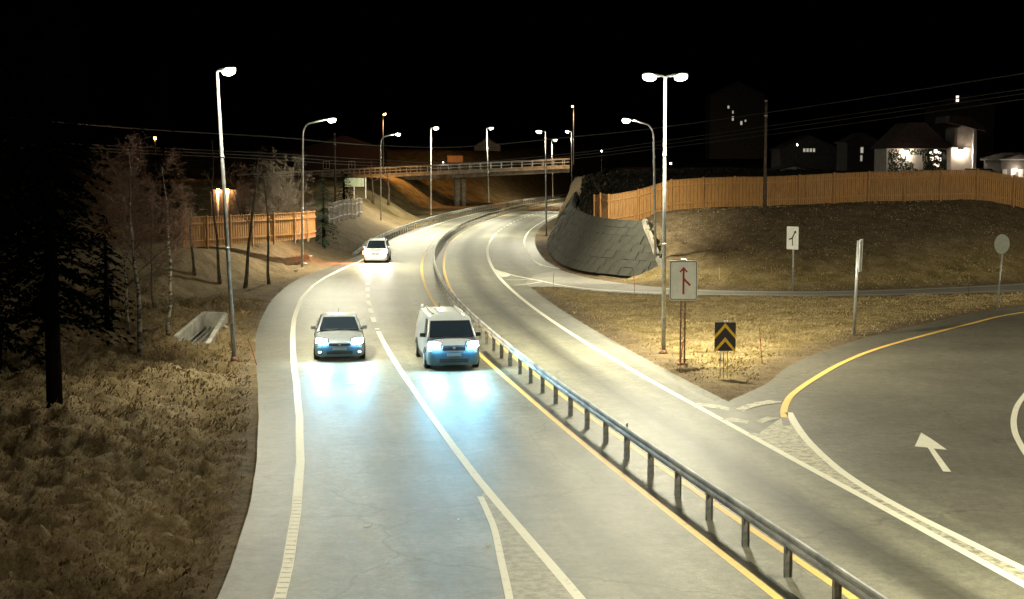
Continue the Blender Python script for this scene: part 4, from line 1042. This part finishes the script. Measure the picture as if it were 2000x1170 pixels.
for x, Y, zf, w, d, hw, hr, mw, lb, win in (
    (1548, 170, 4.6, 9, 7, .9, 1.1, 'grey_wall', 'low house whose pale roof shows just above the right fence', ()),
    (1578, 230, 6.0, 9, 8, 3.2, 2.0, 'dark_wall', 'dark house with a strip of small lit windows behind the right fence', tuple((-.8 + i * .5, 3.0, .28, .5, 'win_small') for i in range(4))),
    (1683, 185, 5.0, 4, 6, 4.6, 1.0, 'dark_wall', 'dark narrow house with one tall dim lit window', ((-.2, 3.6, .3, .7, 'win_small'), (-.25, 2.6, .2, .7, 'win_small'))),
    (1437, 330, 8, 12, 8, 14, 3, 'dark_wall', 'far dark hillside building with a few tiny lit windows', ((-2.0, 11.4, .35, .6, 'win_small'), (-1.0, 10.3, .25, .6, 'win_small'), (-1.0, 8.9, .35, .9, 'win_small'), (.9, 7.9, .4, .8, 'win_small'), (1.8, 8.4, .3, .4, 'win_small'))),
    (1880, 260, 8, 10, 8, 8.8, 2, 'dark_wall', 'dark house behind the white tower with one lit window', ((-1.55, 10.2, .45, 1.0, 'win_lit'),)),
    (952, 330, 8.2, 5.8, 9, 2.6, 1.8, 'grey_wall', 'faint grey gabled house behind the bridge right of the orange board', ()),
    (672, 262, 3.5, 14, 8, 6.0, 2.2, 'red_wall', 'dark red house seen faintly through the wires left of the bridge', ((-3, 3.2, 1.0, 1.2, 'win_dark'), (1.5, 3.2, 1.0, 1.2, 'win_dark'))),
):
    house('house', D2(x, Y), Y, zf, w, d, hw, hr, M[mw], lb, windows=win)
# porch on the left with two warm lamps
pt_ = empty('porch', (D2(437, 110), 110, 2.0)); tag(pt_, 'small porch with pale columns and two warm lamps behind the left wooden fence', 'porch')
pz = at(437, 372, 110).z - 2.0
MB().box((0, .8, 1.5), (1.9, 1.2, 3.0)).build('porch_wall', M['dark_wall'], pt_)
for s in (-.38, .38):
    MB().tube([(s, -.15, 0), (s, -.15, pz - .15)], .09, 8).build('column', M['white_wall'], pt_, True)
    l = MB().cyl((s * .9, -.1, pz), .14, .3, 10, r2=.09).build('wall_lamp', M['lamp_orange'], pt_)
    point(pt_, (s, -.45, pz - .1), 20, (1, .6, .3), .08)
MB().box((0, .5, 3.1), (2.4, 2.0, .14)).build('roof', M['roof'], pt_)
# little far lamps
def far_lamp(x, y, Y, m, label, hgt=4, pw=0, col=(1, 1, 1), r=.1):
    p = at(x, y, Y); t = empty('distant_lamp', (p.x, Y, p.z - hgt)); tag(t, label, 'lamp')
    MB().tube([(0, 0, -3), (0, 0, hgt - .1)], .05, 6).build('post', M['bark'], t); MB().tube([(0, 0, hgt - .12), (0, 0, hgt + .12)], [r, r * .7], 8).build('lantern', M[m], t)
    if pw: point(t, (0, -.3, hgt), pw, col)
far_lamp(303, 270, 200, 'lamp_orange', 'single tiny orange lamp high in the dark left of the tall lamp post', r=.22)
far_lamp(1175, 295, 240, 'lamp_white', 'tiny white lamp between the bridge end and the curved-arm lamp post', r=.08)
far_lamp(1310, 319, 240, 'lamp_white', 'small white light just right of the two-lamp post above the fence', r=.14)
far_lamp(1557, 283, 225, 'lamp_white', 'tiny white light left of the lit window strip', r=.09)
# pale noticeboard and posts by the path left of the bridge
nb_ = empty('notice_board', (D2(692, 165), 165, hT(D2(692, 165), 165))); tag(nb_, 'pale greenish board on white posts behind the picket fence', 'board')
zc = at(692, 356, 165).z - nb_.location.z
MB().box((0, 0, zc), (2.3, .06, .95)).build('board', M['green_board'], nb_)
for s in (0, 1.3): MB().tube([(s, .06, 0), (s, .06, zc + .5)], .07, 8).build('post', M['white_wall'], nb_)

# ------------------------------------------------------------------ rocks and litter
def rock(x, y, s, label, m='rock', name='rock', flat=.6):
    X, Y = gp(x, y); z = hT(X, Y) if name == 'rock' else .01
    me = bpy.data.meshes.new(name); import bmesh
    b = bmesh.new(); bmesh.ops.create_icosphere(b, subdivisions=2, radius=s); r = random.Random(int(x * 7 + y))
    for v in b.verts: v.co *= r.uniform(.8, 1.15); v.co.z *= flat
    b.to_mesh(me); b.free(); o = link(name, me, M[m]); o.location = (X, Y, z + s * .2); tag(o, label, 'rock' if name == 'rock' else 'litter')
rock(594, 521, .22, 'pale rock at the foot of the curved-arm lamp post on the left')
rock(607, 512, .14, 'small stone right of the curved-arm lamp post on the left')
rock(578, 531, .12, 'small stone in the dirt left of the curved-arm lamp post')
rock(418, 696, .12, 'little stone in the grass below the culvert')
rock(360, 692, .09, 'pale pebble in the grass in front of the culvert')
rock(437, 640, .18, 'flat stone at the right wing of the culvert')
def litter(x, y, w, d, label, rz=.3):
    X, Y = gp(x, y); o = MB().add([(-w/2, -d/2, 0), (w*.4, -d*.3, .006), (w/2, d/2, .015), (-w*.3, d*.3, .004), (-w/2, -d/2, .01), (w*.4, -d*.3, .016), (w/2, d/2, .03), (-w*.3, d*.3, .014)],
                                [(3, 2, 1, 0), (4, 5, 6, 7), (0, 1, 5, 4), (1, 2, 6, 5), (2, 3, 7, 6), (3, 0, 4, 7)]).build('paper_scrap', M['litter'])
    o.location = (X, Y, .006); o.rotation_euler = (0, 0, rz); tag(o, label, 'litter')
litter(717, 1029, .17, .12, 'white scrap of litter lying in the left lane near the bottom')
litter(683, 751, .42, .12, 'flat pale scrap on the asphalt in front of the silver car')
litter(952, 1067, .07, .06, 'tiny white scrap beside the narrow end of the painted wedge')
litter(895, 1016, .05, .05, 'tiny white speck on the asphalt left of the painted wedge')

# ------------------------------------------------------------------ vehicles (front towards -Y)
def loft(st, mat_, name, parent):
    vs, fs = [], []
    for (y, w, zb2, zt, cr) in st:
        half = [(0, zb2), (w * .82, zb2), (w * .97, zb2 + .10), (w, zb2 + (zt - zb2) * .42), (w * .985, zb2 + (zt - zb2) * .7), (w * .93, zt - cr * 1.1), (w * .72, zt - cr * .35), (w * .36, zt - cr * .05), (0, zt)]
        ring = [(x, y, z) for x, z in half] + [(-x, y, z) for x, z in half[-2:0:-1]]
        vs += ring
    n = 16
    for i in range(len(st) - 1):
        for k_ in range(n): fs.append((i*n+k_, i*n+(k_+1) % n, (i+1)*n+(k_+1) % n, (i+1)*n+k_))
    fs += [tuple(reversed(range(n))), tuple(range((len(st)-1)*n, len(st)*n))]
    o = MB().add(vs, fs).build(name, mat_, parent, True, sub=2)
    bm_flip(o); return o
def bm_flip(o):
    import bmesh
    b = bmesh.new(); b.from_mesh(o.data); bmesh.ops.recalc_face_normals(b, faces=b.faces); b.to_mesh(o.data); b.free()
def quad_panel(name, pts, m, parent, th=.012, bevel=.0):
    P = [Vector(p) for p in pts]; n = (P[1] - P[0]).cross(P[3] - P[0]).normalized() * th; k_ = len(P)
    vs = P + [p + n for p in P]; fs = [tuple(reversed(range(k_))), tuple(range(k_, 2 * k_))] + [(i, (i+1) % k_, (i+1) % k_ + k_, i + k_) for i in range(k_)]
    o = MB().add(vs, fs).build(name, m, parent, bevel=bevel); bm_flip(o); return o
def vehicle(name, label, X, Y, rz, p, paint, lens, hl_col, hl_pow, gap=0):
    t = empty(name, (X, Y, 0), rz); tag(t, label, p['cat'])
    body = loft(p['st'], M[paint], 'body', t)
    # cabin
    (bf, rf_, rb, bb) = p['cab']; hb, ht_ = p['hwid']; zb2, zr = p['zbelt'], p['zroof']
    cor = {}
    B = [Vector((-hb, bf, zb2)), Vector((hb, bf, zb2)), Vector((hb, bb, zb2)), Vector((-hb, bb, zb2))]
    T = [Vector((-ht_, rf_, zr)), Vector((ht_, rf_, zr)), Vector((ht_, rb, zr)), Vector((-ht_, rb, zr))]
    low = [v - Vector((0, 0, .25)) for v in B]
    crown = [Vector((-ht_ * .5, rf_ + .08, zr + .045)), Vector((ht_ * .5, rf_ + .08, zr + .045)), Vector((ht_ * .5, rb - .06, zr + .045)), Vector((-ht_ * .5, rb - .06, zr + .045))]
    vs = low + B + T + crown; fs = [(3, 2, 1, 0)]
    for a in (0, 4, 8): fs += [(a + i, a + (i+1) % 4, a + 4 + (i+1) % 4, a + 4 + i) for i in range(4)]
    fs += [(12, 13, 14, 15)]
    cab = MB().add(vs, fs).build('cabin', M[paint], t, True, bevel=.05, seg=3); bm_flip(cab)
    def lerp2(a, b, c, d, u, v): return a.lerp(b, u).lerp(d.lerp(c, u), v)
    def pane(nm, a, b, c, d, u0, u1, v0, v1, out):
        q = [lerp2(a, b, c, d, u, v) + Vector(out) for u, v in ((u0, v0), (u1, v0), (u1, v1), (u0, v1))]
        return quad_panel(nm, q, M['glass'], t)
    mu = p.get('ws', (.06, .94, .04, .93))
    pane('windshield', B[0], B[1], T[1], T[0], *mu, (0, -.022, .012))
    pane('rear_window', B[3], B[2], T[2], T[3], .08, .92, .15, .88, (0, .022, .008))
    for s, (a, b, c, d) in ((-1, (B[3], B[0], T[0], T[3])), (1, (B[2], B[1], T[1], T[2]))):
        for (u0, u1) in p['side_u']: pane('side_window', a, b, c, d, u0, u1, .10, .86, (s * .02, 0, .01))
    # nose details
    g = p['grille']; zf = p['nose']
    bz0, bz1 = p['bump']; S5 = p['st'][:4]; bv, bf2 = [], []
    prof = [(r_[1] + .012, r_[0] - .02) for r_ in S5]
    pl_ = [(-w_, y_) for w_, y_ in prof[::-1]] + [(w_, y_) for w_, y_ in prof]
    for (x_, y_) in pl_: bv += [(x_ * .96, y_ + .05, bz0), (x_, y_, bz0 + .1), (x_, y_, bz1 - .04), (x_ * .985, y_ + .03, bz1)]
    for i in range(len(pl_) - 1): bf2 += [(i*4+q, (i+1)*4+q, (i+1)*4+q+1, i*4+q+1) for q in range(3)]
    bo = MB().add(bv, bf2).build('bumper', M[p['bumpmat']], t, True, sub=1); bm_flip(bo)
    gr2 = MB().box((0, zf - .0, g[0]), (g[1], .06, g[2])).build('grille', M['black'], t, bevel=.02)
    MB().box((0, zf - .034, g[0] + g[2] * .28), (g[1] * .92, .012, .02)).build('chrome_strip', M['rim'], gr2)
    MB().cyl((0, zf - .04, g[0] + g[2] * .1), .055, .02, 20, 'y').build('badge', M['rim'], gr2)
    MB().box((0, zf + .01, p['intake'][0]), (p['intake'][1], .06, p['intake'][2])).build('air_intake', M['black'], t, bevel=.03)
    MB().box((0, zf - .045, p['plate']), (.52, .014, .11)).build('number_plate', M['sign_back'] if p.get('greyplate') else M['sign_white'], t)
    for s in (-1, 1):
        hx_, hy_, hz_, hw_, hh_ = p['head']
        pr = [(-hw_ * .5, hh_ * .35), (-hw_ * .42, -hh_ * .4), (hw_ * .1, -hh_ * .5), (hw_ * .5, -hh_ * .15), (hw_ * .45, hh_ * .5), (0, hh_ * .5)]
        pr = [(a * s, b) for a, b in pr]
        h = MB().prism(pr, 0, .14).build('headlight', M[lens], t, bevel=.02); bm_flip(h); h.location = (s * hx_, hy_, hz_); h.rotation_euler = (0, 0, s * .32)
        MB().prism([(a * 1.12, b * 1.15) for a, b in pr], .03, .16).build('headlight_housing', M['black'], h)
        if hl_pow:
            spot(t, (s * hx_, hy_ - .09, hz_), hl_pow, hl_col, 32, 1.0, .07, (0, -1, -.075))
            point(t, (s * (hx_ - .05), hy_ - .26, hz_ + .02), hl_pow * .03, (.06, .50, 1) if hl_col[0] < .5 else hl_col, .06)  # added fill light ahead of the lens, colours the bumper and nose
        if p.get('fog'):
            MB().box((s * p['fog'][0], zf + .06, p['fog'][1]), (.27, .04, .055), Matrix.Rotation(-s * -.12, 3, 'Y')).build('fog_light', M['fog_lens'], t, bevel=.01)
        m_ = MB().box((s * (hb + .12), bf + .42, zb2 + .08), (.20, .12, .15)).build('mirror', M[p.get('mirror', paint)], t, bevel=.04)
        MB().box((s * (hb + .02), bf + .44, zb2 + .02), (.16, .05, .05)).build('mirror_arm', M['black'], m_)
        for wy_ in p['wheels']:
            wr = p['wr']; xw = s * (p['st'][4][1] - .08)
            w_ = empty('wheel', (xw, wy_, wr)); w_.parent = t
            MB().cyl((0, 0, 0), wr, .22, 28, 'x').build('tyre', M['rubber'], w_, bevel=.03)
            MB().cyl((s * .105, 0, 0), wr * .64, .03, 20, 'x').build('rim', M['rim'], w_)
            ar = MB(); 
            pts = [(s * .06, math.cos(a) * (wr + .07), math.sin(a) * (wr + .07)) for a in [PI * q / 12 for q in range(13)]]
            ar.tube(pts, .045, 6).build('wheel_arch', M['black'], w_)
        MB().box((s * (p['st'][4][1] * .995), (bf + bb) / 2 + .1, zb2 - .22), (.02, .22, .03)).build('door_handle', M[paint], t)
        MB().box((s * (p['st'][4][1] * .93), (p['wheels'][0] + p['wheels'][1]) / 2, .27), (.10, p['wheels'][1] - p['wheels'][0] - 1.0, .12)).build('sill', M['black'], t)
        MB().box((s * (p['st'][-3][1] * .8), p['st'][-1][0] + .0, zb2 - .15), (.26, .1, .3)).build('tail_light', M['sign_red'], t, bevel=.03)
    MB().tube([(ht_ * .0 - .02, rb - .25, zr + .03), (0, rb - .12, zr + .2)], .012, 6).build('aerial', M['black'], t)
    wp = MB()
    for x0_, x1_ in ((-.62, -.05), (.08, .62)): wp.tube([(x0_ * hb / .8, bf + .02, zb2 + .03), (x1_ * hb / .8, bf - .0, zb2 + .06)], .012, 5)
    wp.build('wipers', M['black'], t)
    for e in p.get('extra', ()): e(t)
    return t
def st(*rows): return [tuple(r) for r in rows]
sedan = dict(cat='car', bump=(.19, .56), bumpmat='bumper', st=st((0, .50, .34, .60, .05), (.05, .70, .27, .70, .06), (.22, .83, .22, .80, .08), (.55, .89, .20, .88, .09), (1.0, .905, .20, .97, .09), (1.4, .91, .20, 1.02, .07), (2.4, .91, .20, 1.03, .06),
             (3.5, .905, .20, .99, .06), (4.1, .88, .22, 1.0, .06), (4.5, .83, .26, .95, .06), (4.68, .70, .34, .82, .05)),
             cab=(1.25, 2.15, 3.35, 4.1), hwid=(.82, .64), zbelt=1.00, zroof=1.43, side_u=((.12, .47), (.50, .84)), ws=(.055, .945, .03, .93),
             grille=(.64, .80, .10), nose=.0, intake=(.34, .95, .14), plate=.50, greyplate=True, head=(.655, .10, .735, .42, .23), fog=(.63, .37), wheels=(.92, 3.62), wr=.325)
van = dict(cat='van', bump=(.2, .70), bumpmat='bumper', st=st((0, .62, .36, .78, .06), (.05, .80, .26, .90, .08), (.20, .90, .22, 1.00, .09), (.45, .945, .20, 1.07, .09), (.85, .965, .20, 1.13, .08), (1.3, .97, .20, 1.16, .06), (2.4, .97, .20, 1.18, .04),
           (3.8, .97, .20, 1.18, .04), (4.6, .965, .22, 1.18, .04), (4.95, .95, .26, 1.15, .04), (5.02, .90, .32, 1.05, .04)),
           cab=(.72, 1.42, 4.72, 4.99), hwid=(.90, .76), zbelt=1.12, zroof=1.84, side_u=((.81, .95),), ws=(.045, .955, .02, .80), mirror='black',
           grille=(.84, .84, .18), nose=.0, intake=(.38, 1.05, .16), plate=.60, greyplate=True, head=(.70, .06, .93, .44, .28), fog=None, wheels=(.92, 4.0), wr=.335)
mpv = dict(cat='car', bump=(.2, .5), bumpmat='white_paint', st=st((0, .52, .34, .72, .05), (.05, .70, .26, .80, .07), (.2, .81, .22, .87, .08), (.5, .86, .20, .92, .08), (.85, .875, .20, .98, .07), (1.3, .88, .20, 1.0, .06), (2.2, .88, .20, 1.02, .05),
           (3.2, .88, .20, 1.03, .05), (3.8, .86, .22, 1.02, .05), (4.1, .82, .26, .95, .05), (4.2, .74, .32, .85, .05)),
           cab=(.80, 1.62, 3.75, 4.12), hwid=(.80, .62), zbelt=.98, zroof=1.56, side_u=((.1, .38), (.42, .66), (.70, .9)), ws=(.05, .95, .03, .92),
           grille=(.66, .6, .10), nose=.03, intake=(.36, .9, .12), plate=.48, head=(.64, .04, .80, .42, .34), fog=None, wheels=(.8, 3.4), wr=.31)
def van_extra(t):
    for s in (-1, 1): MB().box((s * .55, 3.1, 1.93), (.05, 2.6, .05)).build('roof_rail', M['galv_dull'], t, bevel=.01)
    for x, y in ((-.72, 4.3), (-.35, 3.0)):
        MB().cyl((x, y, 1.99), .05, .1, 10).build('roof_fitting', M['sign_white'], t)
van['extra'] = (van_extra,)
def mpv_extra(t):
    o = MB().box((-.84, .20, .74), (.16, .18, .24)).build('indicator', M['amber_lens'], t, bevel=.03)
    spot(t, (-.95, .15, .72), 420, (1, .30, .08), 140, .8, .06, (-1, -.6, -.35))
    for s in (-1, 1): MB().box((s * .55, 2.6, 1.63), (.04, 1.9, .04)).build('roof_rail', M['galv'], t)
mpv['extra'] = (mpv_extra,)
CY = (.16, .64, 1.0)
vehicle('silver_sedan', 'silver saloon car driving towards the camera in the left lane with bright bluish headlights', D2(661, 51.3), 51.3, math.atan(.125), sedan, 'silver', 'head_lens', CY, HEAD_W * .55)
vehicle('white_van', 'pale panel van driving towards the camera beside the central barrier with bluish headlights', D2(886, 49.1), 49.1, math.atan(.155), van, 'van_paint', 'head_lens', CY, HEAD_W)
vehicle('white_hatchback', 'small white car farther back on the left with glaring lights and an amber indicator', D2(733, 103), 103, math.atan(.02), mpv, 'white_paint', 'head_warm', (1, .93, .86), HEAD_W * .12)
bpy.data.objects['silver_sedan'].scale = (.97, 1, .97); bpy.data.objects['white_van'].scale = (.935, .97, .915); bpy.data.objects['white_hatchback'].scale = (.95, 1, .98)
